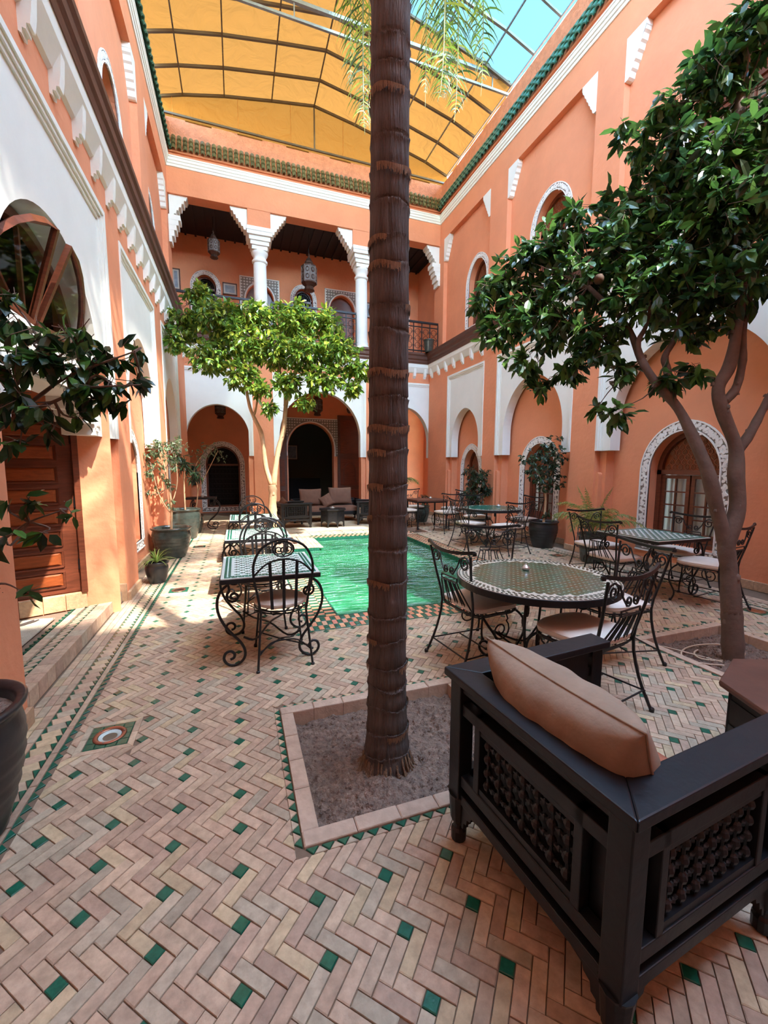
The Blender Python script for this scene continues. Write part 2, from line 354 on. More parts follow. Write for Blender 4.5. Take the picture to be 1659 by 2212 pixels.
# --- baseboard tiles (beige) along piers and recesses
def skirting(name,segs,label):
    t=thing(name,label,'skirting',kind='structure'); rr=random.Random(5)
    for (x0,y0,x1,y1,h) in segs:
        L=math.hypot(x1-x0,y1-y0); n=max(1,round(L/.16)); ux,uy=(x1-x0)/L,(y1-y0)/L; nx,ny=-uy*.03,ux*.03
        for k in range(n):
            a=L*k/n+.002; b=L*(k+1)/n-.002; c=rr.uniform(.85,1.08); mb=MB(); mb.cur=tuple(v*c for v in lin((196,160,126)))
            P=[(x0+ux*a,y0+uy*a),(x0+ux*b,y0+uy*b),(x0+ux*b+nx,y0+uy*b+ny),(x0+ux*a+nx,y0+uy*a+ny)]
            mb.tile(P,0,h,.006); mb.build('tile',m_brick,t)
segs=[]
for (a,b) in ((1.6,2.7),(5.48,6.04),(8.4,8.93),(10.8,12)): segs.append((5.7,b,5.7,a,.1))
for (a,b) in ((5.48,6.04),(8.4,8.93)): segs+= [(6.0,b,5.7,b,.1),(5.7,a,6.0,a,.1)]
segs=[(s[0],s[1],s[2],s[3],s[4]) for s in segs]
segsR=[(x1,y1,x0,y0,h) for x0,y0,x1,y1,h in segs]+[(6,a,6,b,.11) for a,b in ((2.7,5.48),(6.04,8.4),(8.93,10.8))]
skirting('baseboard_right',segsR,'beige tile skirting along the foot of the right wall')
segsL=[(-1.2,5.75,-1.2,5.2,.1),(-1.2,8.5,-1.2,7.87,.1),(-1.2,12,-1.2,10.6,.1),(-1.4,7.87,-1.4,5.75,.1),(-1.4,10.6,-1.4,8.5,.1),(-1.2,2.84,-1.2,2.3,.1),(-1.2,5.2,-1.45,5.2,.2)]
skirting('baseboard_left',segsL,'beige tile skirting along the foot of the left wall')
segsF=[(.44,12,.98,12,.1),(3.65,12,3.93,12,.1)]
skirting('baseboard_back',[(b,y,a,y,h) for a,y,b,y2,h in segsF],'beige tile skirting at the foot of the far piers')
# --- ledge of the upper floor: white soffit, brackets, brown moulding
LP_w=[(0,4.34),(.03,4.36),(.1,4.5),(.11,4.6),(-.1,4.6),(-.1,4.34)]
LP_b=[(-.1,4.6),(.12,4.6),(.135,4.66),(.12,4.7),(.145,4.74),(.15,4.82),(.175,4.86),(.175,4.92),(-.1,4.92)]
def ledge(name,fr,s0,s1,label,n):
    t=thing(name,label,'ledge',kind='structure')
    for P,mt,nm in ((LP_w,m_white,'soffit'),(LP_b,m_wood,'wood_moulding')):
        m=MB(); m.hull([fr(s0,z,d) for d,z in P],[fr(s1,z,d) for d,z in P]); m.build(nm,mt,t)
    B=[(-.02,4.2),(.018,4.18),(.022,4.215),(.042,4.21),(.046,4.245),(.066,4.245),(.07,4.28),(.078,4.33),(.09,4.5),(-.02,4.5)]
    me=None
    for k in range(n):
        s=s0+(k+.5)*(s1-s0)/n
        if me is None:
            m=MB(); m.hull([fr(s0-.04,z,d) for d,z in B],[fr(s0+.04,z,d) for d,z in B]); me=m.mesh('bracket'); me.materials.append(m_white)
        o=bpy.data.objects.new('bracket',me); link(o,t); q0=Vector(fr(s0,0,0)); q1=Vector(fr(s,0,0)); o.location=q1-q0
ledge('trim_5',frL,1.0,12,'brown wooden moulding on white brackets along the left wall',24)
ledge('trim_6',frR,1.0,12,'brown wooden moulding on white brackets along the right wall',24)
ledge('trim_7',frF,-1.2,5.7,'brown wooden moulding on white brackets across the far wall',20)
# floors of the upper level
m=MB(); m.box(-1.7,-1.15,-1.5,14.6,4.5,4.9); m.box(5.65,6.9,-1.5,14.6,4.5,4.9); m.box(-1.8,6.9,12.02,14.6,4.4,4.9)
struct(m,'floor_upper',m_coral,'floor slab of the upper gallery','floor')
# --- upper walls
def upper_wall(name,side,label,wins):
    X=6.0 if side>0 else -1.4
    fr=(lambda s,z,d:(X-d,s,z)) if side>0 else (lambda s,z,d:(X+d,s,z))
    t=thing(name,label,'wall',kind='structure')
    mb=MB(); x=-1.5
    for i,(c,a,zb,zs,zt) in enumerate(wins):
        e=12.0 if i==len(wins)-1 else (c+wins[i+1][0])/2
        mb.prism(U_poly(x,e,8.35,zb,c,a,zs,zt,12),fr,-.45,-.12); mb.prism([(x,4.9),(e,4.9),(e,zb),(x,zb)],fr,-.45,-.12); x=e
    mb.build('recessed_wall',m_coral,t)
    mb=MB()
    for a,b in ((2.55,3.2),(5.61,6.17),(8.65,9.34),(11.75,12.35)): mb.prism([(a,4.9),(b,4.9),(b,8.2),(a,8.2)],fr,-.3,0)
    mb.prism([(-1.5,8.2),(12.35,8.2),(12.35,9.1),(-1.5,9.1)],fr,-.3,0); mb.build('pilasters',m_coral,t)
    mb=MB(); mb.prism([(-1.8,9.1),(12.35,9.1),(12.35,9.85),(-1.8,9.85)],fr,-.35,-.04); mb.build('parapet',m_parapet,t)
    # scalloped white corners of the recesses
    for a,b in ((3.2,5.61),(6.17,8.65),(9.34,11.75)):
        for e,sg in ((a,1),(b,-1)):
            W=.34; H=.62; P=[(e,8.2),(e,8.2-H),(e+sg*.05,8.2-H)]
            for k in range(6):
                u=.05+(W-.05)*k/6; v=H*(1-(k+1)/6.6); P+=[(e+sg*(u+.03),8.2-v-.07),(e+sg*(u+.05),8.2-v)]
            P+=[(e+sg*W,8.2-.08),(e+sg*W,8.2)]
            m2=MB(); m2.prism(P,fr,-.2,-.0 if k%2 else -.01); m2.build('scalloped_bracket',m_white,t)
    return fr
WU=[(4.1,.47,5.35,6.4,6.98),(7.33,.47,5.35,6.4,6.98),(10.03,.44,5.3,6.35,6.92)]
fru_r=upper_wall('wall_right_upper',1,'upper coral wall on the right with arched windows under a green tiled eave',WU)
fru_l=upper_wall('wall_left_upper',-1,'upper coral wall on the left with arched windows',WU)
# --- cornice
CP=[(-.02,8.71),(.02,8.72),(.025,8.77),(.045,8.78),(.045,8.83),(.065,8.84),(.07,8.89),(.085,8.9),(.085,8.93),(-.02,8.93)]
def cornice(name,fr,s0,s1,label):
    m=MB(); m.hull([fr(s0,z,d) for d,z in CP],[fr(s1,z,d) for d,z in CP]); struct(m,name,m_white,label,'cornice')
cornice('trim_8',fru_r,-1.5,12.1,'white moulded cornice under the eave on the right'); cornice('trim_9',fru_l,-1.5,12.1,'white moulded cornice under the eave on the left')
cornice('trim_10',frF,-1.5,6.1,'white moulded cornice under the eave at the far end')
# --- roof tiles
def eave(name,fr,s0,s1,label,courses=3,pitch=.15,near=None,tc=(62,116,98)):
    t=thing(name,label,'eave',kind='structure'); rr=random.Random(2)
    bb=MB(); bb.hull([fr(s0,z,d) for d,z in ((-.1,9.03),(.05,9.03),(.055,9.06),(-.045,9.37),(-.1,9.37))],[fr(s1,z,d) for d,z in ((-.1,9.03),(.05,9.03),(.055,9.06),(-.045,9.37),(-.1,9.37))]); bb.build('eave_bed',m_coral,t)
    # one barrel tile in local coords, laid down the slope
    n=int((s1-s0)/pitch); D0,Z0,D1,Z1=-.03,9.42,.1,9.04; items=[]
    for i in range(n+1):
        s=s0+(i+.5)*pitch
        if s>s1: break
        for c in range(courses):
            items.append((s,c))
    items.sort(key=lambda q:-q[0] if near is None else abs(q[0]-near))
    def tile(mb,s,c):
        k=rr.uniform(.75,1.15); mb.cur=tuple(v*k for v in lin(tc))
        u0=c/courses; u1=(c+1.15)/courses; vs=[]
        for u,lift in ((u0,.0),(u1,.04)):
            for a in range(7):
                th=PI*a/6; R=pitch*.40
                d=D0+(D1-D0)*u; z=Z0+(Z1-Z0)*u; q=R*math.sin(th)*.9+lift
                vs.append(fr(s+R*math.cos(th),z+q*.8,d+q*.6))
        for u,lift in ((u0,-.018),(u1,.02)):
            for a in range(7):
                th=PI*a/6; R=pitch*.40
                d=D0+(D1-D0)*u; z=Z0+(Z1-Z0)*u; q=R*math.sin(th)*.9+lift
                vs.append(fr(s+R*math.cos(th)*.85,z+q*.8,d+q*.6))
        fs=[(a,a+1,a+8,a+7) for a in range(6)]+[(a+14,a+21,a+22,a+15) for a in range(6)]+[(a+7,a+8,a+22,a+21) for a in range(6)]+[(a,a+14,a+15,a+1) for a in range(6)]
        mb.add(vs,fs)
    for s,c in items[:300]:
        mb=MB(); tile(mb,s,c); mb.build('roof_tile',m_roof,t,smooth=False)
    if items[300:]:
        mb=MB()
        for s,c in items[300:]: tile(mb,s,c)
        o=mb.build('roof_tiles',m_roof,t); o['kind']='stuff'
eave('trim_11',frF,-1.4,6.0,'eave of small green barrel tiles across the far end',near=2,pitch=.13,tc=(104,102,66))
eave('trim_12',fru_r,5.0,12.0,'eave of green barrel tiles above the right wall',near=8,pitch=.15,courses=3)
eave('trim_13',fru_l,5.0,12.0,'eave of green barrel tiles above the left wall',near=8,pitch=.15,courses=3)
m=MB(); m.prism([(-1.5,9.3),(6.1,9.3),(6.1,9.85),(-1.5,9.85)],frF,-.35,-.04); struct(m,'wall_back_parapet',m_parapet,'rough coral parapet above the far eave')
# --- far gallery, upper level
m=MB(); m.prism([(-1.7,8.12),(6.3,8.12),(6.3,9.35),(-1.7,9.35)],frF,-.35,0); m.prism([(.45,7.65),(1.03,7.65),(1.03,8.15),(.45,8.15)],frF,-.34,-.01); m.prism([(3.27,7.65),(3.85,7.65),(3.85,8.15),(3.27,8.15)],frF,-.34,-.01)
struct(m,'wall_back_beam',m_coral,'coral beam over the open upper gallery at the far end')
def open_wall(name,Y,s0,s1,z0,z1,holes,label):
    fr=lambda s,z,d:(s,Y-d,z); mb=MB(); x=s0
    for i,(c,a,zb,zs,zt) in enumerate(holes):
        e=s1 if i==len(holes)-1 else (c+a+holes[i+1][0]-holes[i+1][1])/2
        mb.prism(U_poly(x,e,z1,zb,c,a,zs,zt,12),fr,-.3,0)
        if zb>z0+.01: mb.prism([(x,z0),(e,z0),(e,zb),(x,zb)],fr,-.3,0)
        x=e
    struct(mb,name,m_coral,label); return fr
frB=open_wall('wall_back_upper',14.3,-2.2,6.9,4.9,8.5,[(-.73,.3,6.1,6.9,7.25),(.85,.42,4.9,6.7,7.2),(2.22,.3,6.1,6.9,7.25),(3.51,.42,4.9,6.7,7.2),(5.4,.4,4.9,6.7,7.2)],'coral back wall of the upper gallery with arched windows and doors')
frG=open_wall('wall_back_lower',14.3,-2.2,7.2,0,4.4,[(-.43,.51,.19,1.55,2.13),(2.4,.78,0,2.1,2.96),(5.3,.5,0,1.9,2.45)],'coral back wall of the ground floor loggia')
m=MB(); m.box(-1.9,-1.72,12.3,14.4,0,8.5); m.box(6.3,6.5,12.3,14.4,4.9,8.5); m.box(6.6,6.8,12.0,14.4,0,4.5); m.box(-1.75,-1.45,11.9,12.4,0,4.4)
struct(m,'wall_gallery_side',m_coral,'coral side walls of the far galleries')
m=MB(); m.box(-1.9,6.5,12.3,14.4,8.34,8.5); struct(m,'ceiling_upper',m_ceil,'black painted ceiling of the upper gallery','ceiling')
t0=bpy.data.objects['ceiling_upper']
for k in range(30):
    mb=MB(); mb.box(-1.8+k*.275,-1.75+k*.275,12.35,14.3,8.29,8.345); mb.build('batten',m_ceil,t0)
m=MB(); m.box(-1.9,6.8,12.3,14.4,4.3,4.45); struct(m,'ceiling_lower',m_coral,'coral ceiling of the ground floor loggia','ceiling')
# rooms behind the openings
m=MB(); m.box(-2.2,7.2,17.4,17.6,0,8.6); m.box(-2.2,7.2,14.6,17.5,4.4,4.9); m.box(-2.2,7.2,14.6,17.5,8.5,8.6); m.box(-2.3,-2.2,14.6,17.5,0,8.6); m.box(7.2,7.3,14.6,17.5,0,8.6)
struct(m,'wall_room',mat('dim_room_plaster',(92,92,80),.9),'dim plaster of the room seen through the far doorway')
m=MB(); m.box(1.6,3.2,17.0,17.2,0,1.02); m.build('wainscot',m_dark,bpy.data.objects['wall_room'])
# ground floor: columns, upper columns
def column(x,label):
    t=thing('column',label,'column',(x,12.17,4.92),group=None)
    m=MB(); m.lathe([(.21,0),(.21,.1),(.19,.12),(.2,.17),(.185,.22),(.18,.3),(.165,1.95)],n=24); m.build('shaft',m_white,t,smooth=True)
    m=MB(); m.lathe([(.165,1.93),(.2,1.96),(.2,2.0),(.165,2.02),(.165,2.1),(.2,2.14),(.22,2.2),(.2,2.24)],n=24); m.build('necking',m_white,t,smooth=True)
    m=MB()
    for k,(w,z0,z1) in enumerate(((.2,2.22,2.32),(.235,2.32,2.42),(.27,2.42,2.53),(.32,2.53,2.62),(.33,2.62,2.72))): m.box(-w,w,-w,w,z0,z1)
    m.build('capital',m_white,t,bevel=.008)
column(.74,'white plaster column rising behind the sunlit tree, left of the palm'); column(3.56,'white plaster column half hidden behind the left edge of the palm trunk')
def scal(name,x,sg,label,y0=12.06,y1=12.34,W=.42,H=.62,zt=8.12):
    P=[(0,0),(0,-H)]
    for k in range(7):
        u=W*(k+.5)/7; v=-H*(1-(k+1)/7.5); P+=[(u,v-.06),(u+.02,v+.03)]
    P+=[(W,-.07),(W,0)]
    m=MB(); m.hull([(x+sg*p,y0,zt+q) for p,q in P],[(x+sg*p,y1,zt+q) for p,q in P]); o=m.build(name,m_white); tag(o,label,'bracket'); return o
for x,sg,l in ((-1.38,1,'scalloped white bracket in the left corner of the gallery beam'),(.45,-1,'scalloped white bracket left of the nearer gallery column'),(1.03,1,'scalloped white bracket right of the nearer gallery column'),(3.27,-1,'scalloped white bracket left of the gallery column beside the palm'),(6.0,-1,'scalloped white bracket in the right corner of the gallery beam')):
    scal('wall_bracket',x,sg,l)
for X,sg,l in ((-1.4,1,'stepped white corbel below the left corner bracket'),(6.0,-1,'stepped white corbel below the right corner bracket')):
    m=MB()
    for k,(w,z0,z1) in enumerate(((.34,7.5,7.62),(.28,7.38,7.5),(.22,7.26,7.38),(.15,7.12,7.26),(.08,6.98,7.12))): m.box(*sorted((X,X+sg*w*.8)),11.98,12.3,z0,z1)
    o=m.build('corbel',m_white,bevel=.006); tag(o,l,'bracket')
# railing
def railing(x0,x1,label):
    t=thing('balcony_railing',label,'railing',(x0,11.98,4.92)); L=x1-x0
    m=MB(); m.box(0,L,-.03,.03,.9,.95); m.box(0,L,-.02,.02,.78,.8); m.box(0,L,-.02,.02,.08,.11); m.build('rails',m_iron,t)
    n=max(1,round(L/.28)); 
    for k in range(n+1): mb=MB(); mb.box(L*k/n-.012,L*k/n+.012,-.012,.012,0,.9); mb.build('baluster',m_iron,t)
    for k in range(n):
        c=L*(k+.5)/n; mb=MB()
        for z in (.25,.45,.65):
            mb.tube([(c+.085*math.cos(a*PI/5),0,z+.085*math.sin(a*PI/5)) for a in range(10)],.007,5,1,closed=True)
            for sg in (1,-1): mb.tube([(c+sg*p,0,z+q) for p,q in spiral(.09,0,.04,.01,PI,1.1,8)],.006,4)
        mb.build('scrollwork',m_iron,t)
for a,b,l in ((-1.3,.5,'black scrolled iron railing behind the sunlit tree, left of the column'),(.98,3.35,'black scrolled iron railing between the two gallery columns'),(3.8,5.95,'black scrolled iron railing right of the palm trunk')): railing(a,b,l)
# --- openings of the far walls
def plank_leafs(t,fr,c,a,zb,zs,zt,d,n=2,glassy=False):
    m=MB(); A=[(c-a,zb),(c+a,zb)]+arch_pts(c,a,zs,zt,10); m.prism(A,fr,d-.04,d); m.build('door_leaf',m_door,t)
    for sg in (-1,1):
        for k in range(4):
            z0=zb+.08+k*(zs-zb)/4; z1=z0+(zs-zb)/4-.1
            if z1-z0>.08: mb=MB(); mb.prism([(c+sg*.07,z0),(c+sg*(a-.07),z0),(c+sg*(a-.07),z1),(c+sg*.07,z1)],fr,d,d+.02); mb.build('panel',m_doorpanel,t)
nW=[0]; nD=[0]
def opening(kind,fr,c,a,zb,zs,zt,w,label,style,d=0,bottom=True,rect=False):
    if kind=='window': nW[0]+=1; nm='window_%d'%nW[0]
    else: nD[0]+=1; nm='door_%d'%nD[0]
    t=thing(nm,label,kind,kind='structure')
    if rect: # square carved surround with spandrels
        m=MB(); m.prism(U_poly(c-a-w,c+a+w,zt+w,zs-.25,c,a+.02,zs,zt+.02),fr,d-.02,d+.02); m.build('carved_surround',m_carvebg,t)
        m=MB(); rr=random.Random(8)
        for sx in (-1,1):
            m.prism([(c+sx*(a+w),zs-.25),(c+sx*(a+w-.03),zs-.25),(c+sx*(a+w-.03),zt+w),(c+sx*(a+w),zt+w)],fr,d,d+.035)
        m.prism([(c-a-w,zt+w),(c+a+w,zt+w),(c+a+w,zt+w-.03),(c-a-w,zt+w-.03)],fr,d,d+.035); band(m,fr,c,a+.02,zs-.25,zs,zt+.02,.035,d,d+.035)
        A=arch_pts(c,a+.06,zs,zt+.06,20)
        g=.085; nx=int(2*(a+w)/g)
        for i in range(nx):
            for j in range(int((zt+w-zs+.25)/g)):
                x=c-a-w+g*(i+.5)+.01; z=zt+w-.03-g*(j+.5)
                if abs(x-c)<a+.07 and z<zs+ (zt+.07-zs)*math.sqrt(max(0,1-((x-c)/(a+.09))**2)): continue
                m.prism([(x-.034,z),(x-.008,z-.014),(x,z-.034),(x+.008,z-.014),(x+.034,z),(x+.008,z+.014),(x,z+.034),(x-.008,z+.014)],fr,d+.01,d+.032)
        m.build('carving',m_carved,t)
    elif w: carving(fr,c,a,zb,zs,zt,w,d+.005,t,bottom)
    if style=='french':
        D=d-.2; m=MB(); band(m,fr,c,a-.07,zb,zs,zt-.07,.08,D-.06,D+.04,12); m.prism([(c-a,zb),(c+a,zb),(c+a,zb+.06),(c-a,zb+.06)],fr,D-.06,D+.04)
        m.prism([(c-a,zs-.05),(c+a,zs-.05),(c+a,zs+.02),(c-a,zs+.02)],fr,D-.06,D+.04); m.build('casing',m_door,t)
        m=MB(); m.prism([(c-a,zs)]+[(c+a,zs)]+arch_pts(c,a-.02,zs,zt-.02,10),fr,D-.05,D-.02); g=m.build('lunette',m_doorpanel,t)
        m=MB(); q=.09
        for i in range(-int(a/q)-1,int(a/q)+2):
            for j in range(0,int((zt-zs)/q)+1):
                x=c+i*q+(q/2 if j%2 else 0); z=zs+.06+j*q*.8
                if ((x-c)/(a-.07))**2+((z-zs)/(zt-zs-.07))**2<.86: 
                    for sg in (-1,1): m.tube([fr(x+sg*p,z+r,D-.01) for p,r in ((0,-.035),(.03,-.01),(.022,.02),(0,.045))],.006,4)
                    m.tube([fr(x+.012*math.cos(k*PI/3),z+.012*math.sin(k*PI/3),D-.01) for k in range(6)],.005,4,closed=True)
        m.build('carved_lattice',m_lattice,g)
        for sg in (-1,1):
            x0=c+sg*.012; x1=c+sg*(a-.07); w2=abs(x1-x0); z0=zb+.07; z1=zs-.06
            L=MB(); P=lambda u,z:(x0+sg*u,z)
            fw_=.05
            L.prism([P(0,z0),P(fw_,z0),P(fw_,z1),P(0,z1)],fr,D-.03,D+.01); L.prism([P(w2-fw_,z0),P(w2,z0),P(w2,z1),P(w2-fw_,z1)],fr,D-.03,D+.01)
            L.prism([P(fw_,z0),P(w2-fw_,z0),P(w2-fw_,z0+.12),P(fw_,z0+.12)],fr,D-.03,D+.01); L.prism([P(fw_,z1-.05),P(w2-fw_,z1-.05),P(w2-fw_,z1),P(fw_,z1)],fr,D-.03,D+.01)
            lf=L.build('window_leaf',m_door,t)
            zz0=z0+.12; zz1=z1-.05; rows=4
            mm=MB(); xm=(fw_+w2-fw_)/2; mm.prism([P(xm-.01,zz0),P(xm+.01,zz0),P(xm+.01,zz1),P(xm-.01,zz1)],fr,D-.025,D+.005)
            for k in range(1,rows): z=zz0+(zz1-zz0)*k/rows; mm.prism([P(fw_,z-.01),P(w2-fw_,z-.01),P(w2-fw_,z+.01),P(fw_,z+.01)],fr,D-.025,D+.005)
            mm.build('glazing_bars',m_door,lf)
            for k in range(rows):
                for e in range(2):
                    u0=fw_+e*(xm-fw_)+.008; u1=u0+xm-fw_-.016; za=zz0+(zz1-zz0)*k/rows+.01; zc=zz0+(zz1-zz0)*(k+1)/rows-.01
                    g=MB(); g.prism([P(u0,za),P(u1,za),P(u1,zc),P(u0,zc)],fr,D-.016,D-.012); g.build('pane',m_glass,lf)
        m=MB(); vs=[];n=40
        for i in range(n+1):
            x=c-a+2*a*i/n; dd=D-.1+.02*math.sin(i*1.9)+.012*math.sin(i*.7)
            vs+=[fr(x,zb+.02,dd),fr(x,zs,dd)]
        m.add(vs,[(2*i,2*i+1,2*i+3,2*i+2) for i in range(n)]); m.build('curtain',m_curtain,t,smooth=True,recalc=False)
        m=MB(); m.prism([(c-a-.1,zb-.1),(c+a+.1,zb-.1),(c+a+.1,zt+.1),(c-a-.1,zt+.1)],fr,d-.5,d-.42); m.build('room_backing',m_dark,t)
    elif style=='grille':
        D=d-.16; m=MB(); band(m,fr,c,a-.05,zb,zs,zt-.05,.06,D-.05,D+.03,10); m.prism([(c-a,zb),(c+a,zb),(c+a,zb+.05),(c-a,zb+.05)],fr,D-.05,D+.03); m.prism([(c-a,zs-.04),(c+a,zs-.04),(c+a,zs+.02),(c-a,zs+.02)],fr,D-.05,D+.03); m.build('casing',m_door,t)
        m=MB(); q=.11
        k=0
        x=c-a+.06
        while x<c+a-.04: m.tube([fr(x,zb,D),fr(x,zs,D)],.008,5); x+=q
        z=zb+.1
        while z<zs: m.tube([fr(c-a,z,D),fr(c+a,z,D)],.006,5); z+=.16
        z=zb+.1
        while z<zs-.1:
            x=c-a+.115
            while x<c+a-.08:
                m.tube([fr(x+.035*math.cos(e*PI/4),z+.08+.05*math.sin(e*PI/4),D) for e in range(8)],.005,4,closed=True); x+=q
            z+=.16
        for i in range(1,9):
            th=PI*i/9; m.tube([fr(c,zs,D),fr(c+(a-.04)*math.cos(th),zs+(zt-zs-.04)*math.sin(th),D)],.006,4)
        for r in (.4,.7): m.tube([fr(c+a*r*math.cos(PI*i/12),zs+(zt-zs)*r*math.sin(PI*i/12),D) for i in range(13)],.007,4)
        m.build('iron_grille',m_iron,t)
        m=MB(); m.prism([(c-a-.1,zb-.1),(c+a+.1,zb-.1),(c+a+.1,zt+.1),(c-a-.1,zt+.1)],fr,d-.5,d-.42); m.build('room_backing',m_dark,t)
    elif style=='door': plank_leafs(t,fr,c,a,zb,zs,zt,d-.18)
    return t
for i,(c,a,zb,zs,zt) in enumerate(WR): opening('window',off(frR,-.3),c,a,zb,zs,zt,.15,['arched window with white curtains and carved surround beside the right orange tree','arched window behind the potted tree with the pale slim trunk, right wall','farthest arched window of the right wall, behind the dark leafy pot'][i],'french')
for i,(c,a,zb,zs,zt) in enumerate(WLL): opening('window',off(frL,-.2),c,a,zb,zs,zt,.13,['narrow arched window between the coral pier and the green pots','farthest arched window of the left wall behind the potted ficus'][i],'french')
for i,(c,a,zb,zs,zt) in enumerate(WU): opening('window',off(fru_r,-.12),c,a,zb,zs,zt,.13,['upper arched window behind the top of the right orange tree','middle upper arched window of the right wall','upper arched window of the right wall nearest the far gallery'][i],'french')
for i,(c,a,zb,zs,zt) in enumerate(WU[1:]): opening('window',off(fru_l,-.12),c,a,zb,zs,zt,.13,['upper arched window of the left wall above the wooden moulding','upper arched window of the left wall nearest the far gallery'][i],'french')
opening('window',frG,-.43,.51,.19,1.55,2.13,.15,'iron grille window in a white carved arch in the left of the far loggia','grille')
opening('window',frB,-.73,.3,6.1,6.9,7.25,.13,'small arched grille window at the left of the upper gallery','grille')
opening('door',frB,.85,.42,4.9,6.7,7.2,.18,'wooden gallery door behind the white column in a square carved surround','door',rect=True)
opening('window',frB,2.22,.3,6.1,6.9,7.25,.13,'small arched grille window under the large hanging lantern','grille')
opening('door',frB,3.51,.42,4.9,6.7,7.2,.17,'wooden gallery door left of the palm trunk in a square carved surround','door',rect=True)
opening('door',frB,5.4,.4,4.9,6.7,7.2,.16,'gallery door in a square carved surround right of the palm','door',rect=True)
opening('door',frG,2.4,.78,0,2.1,2.96,.16,'open arched doorway to the dark room in a white carved surround','open',rect=True)
opening('door',frG,5.3,.5,0,1.9,2.45,.0,'dark wooden door in the right of the far loggia','door')
# folded wooden shutters beside the big doorway
for x,l in ((1.15,'tall carved brown shutter left of the dark doorway'),(3.72,'tall carved brown shutter right of the dark doorway')):
    t=thing('wooden_shutter',l,'shutter',(x,14.22,0)); w=.42
    m=MB(); m.box(-w,w,-.03,.03,.02,3.25); m.build('board',m_wood,t,bevel=.005)
    for z0,z1 in ((.15,.7),(.85,1.75),(1.95,3.1)):
        m=MB(); m.box(-w+.08,w-.08,-.05,-.03,z0,z1); m.build('panel',m_door,t,bevel=.005)
    m=MB(); fr=lambda s,z,d:(s,-.05-d,z); band(m,fr,0,.2,.95,1.35,1.6,.03,0,.02,8); m.build('arch_moulding',m_wood,t)
# ---------------- left door bay
H=Vector((-1.47,4.74,0)); U=Vector((-.92,-.38,0)).normalized(); Nn=Vector((U.y,-U.x,0))
if Nn.y>0: Nn=-Nn
frD=lambda s,z,d:(H.x+U.x*s+Nn.x*d,H.y+U.y*s+Nn.y*d,z)
m=MB(); m.prism([(-.3,0),(1.4,0),(1.4,.27),(-.3,.27)],frD,-.2,.03); m.prism([(-.3,.27),(-.03,.27),(-.03,2.5),(-.3,2.5)],frD,-.2,.03); m.prism([(.9,.27),(1.4,.27),(1.4,2.5),(.9,2.5)],frD,-.2,.03); m.prism([(-.3,2.0),(1.4,2.0),(1.4,2.5),(-.3,2.5)],frD,-.2,.03)
struct(m,'wall_door_niche',m_coral,'coral wall around the dark wooden door on the left')
m=MB(); m.box(-2.9,-2.7,2.2,5.4,0,2.5); m.box(-2.8,-1.24,5.21,5.5,0,2.42); m.box(-1.5,-1.34,4.86,5.2,0,1.9); m.box(-1.5,-1.42,4.74,4.86,.12,1.9); m.box(-2.8,-1.75,2.2,2.4,0,2.5); struct(m,'wall_niche_side',m_coral,'coral stepped jamb between the wooden door and the pier')
m=MB(); m.box(-2.8,-1.45,2.3,5.3,2.3,2.42); struct(m,'ceiling_niche',m_white,'white soffit over the wooden door','ceiling')
# step platform with tiles in front of the door
skr=thing('baseboard_door','beige tile riser under the wooden door','skirting',kind='structure')
for k in range(8):
    a=-.02+k*.17; mb=MB(); mb.cur=lin((200,164,124)); mb.hull([frD(a+.002,.12,.03),frD(a+.166,.12,.03),frD(a+.166,.12,.055),frD(a+.002,.12,.055)],[frD(a+.002,.27,.03),frD(a+.166,.27,.03),frD(a+.166,.265,.055),frD(a+.002,.265,.055)]); mb.build('tile',m_brick,skr)
t=thing('door_4','dark varnished door with eight sunken panels left of the coral pier','door',kind='structure')
m=MB(); m.prism([(-.03,.27),(.02,.27),(.02,2.0),(-.03,2.0)],frD,-.02,.07); m.prism([(.86,.27),(.9,.27),(.9,2.0),(.86,2.0)],frD,-.02,.07); m.prism([(-.03,1.95),(.9,1.95),(.9,2.0),(-.03,2.0)],frD,-.02,.07); m.build('door_casing',m_door,t,bevel=.004)
m=MB(); m.prism([(.02,.28),(.86,.28),(.86,1.95),(.02,1.95)],frD,-.03,.01); leaf=m.build('door_leaf',m_door,t)
for k in range(8):
    z0=.34+k*.2; z1=z0+.15; a,b=.14,.74
    m=MB(); O=[(a,z0),(b,z0),(b,z1),(a,z1)]
    for (p,q) in zip(O,O[1:]+O[:1]):
        m.tube([frD(*p,.014),frD(*q,.014)],.011,4)
    m.build('panel_moulding',m_door,leaf)
    m=MB(); ii=.03; m.hull([frD(a+.015,z0+.015,.01),frD(b-.015,z0+.015,.01),frD(b-.015,z1-.015,.01),frD(a+.015,z1-.015,.01)],[frD(a+ii+.01,z0+ii,.026),frD(b-ii-.01,z0+ii,.026),frD(b-ii-.01,z1-ii,.026),frD(a+ii+.01,z1-ii,.026)]); m.build('raised_panel',m_doorpanel,leaf)
for z in (.5,1.1,1.7):
    m=MB(); m.tube([frD(.02,z,.03),frD(.02,z+.1,.03)],.01,6); m.build('hinge',m_iron,leaf)
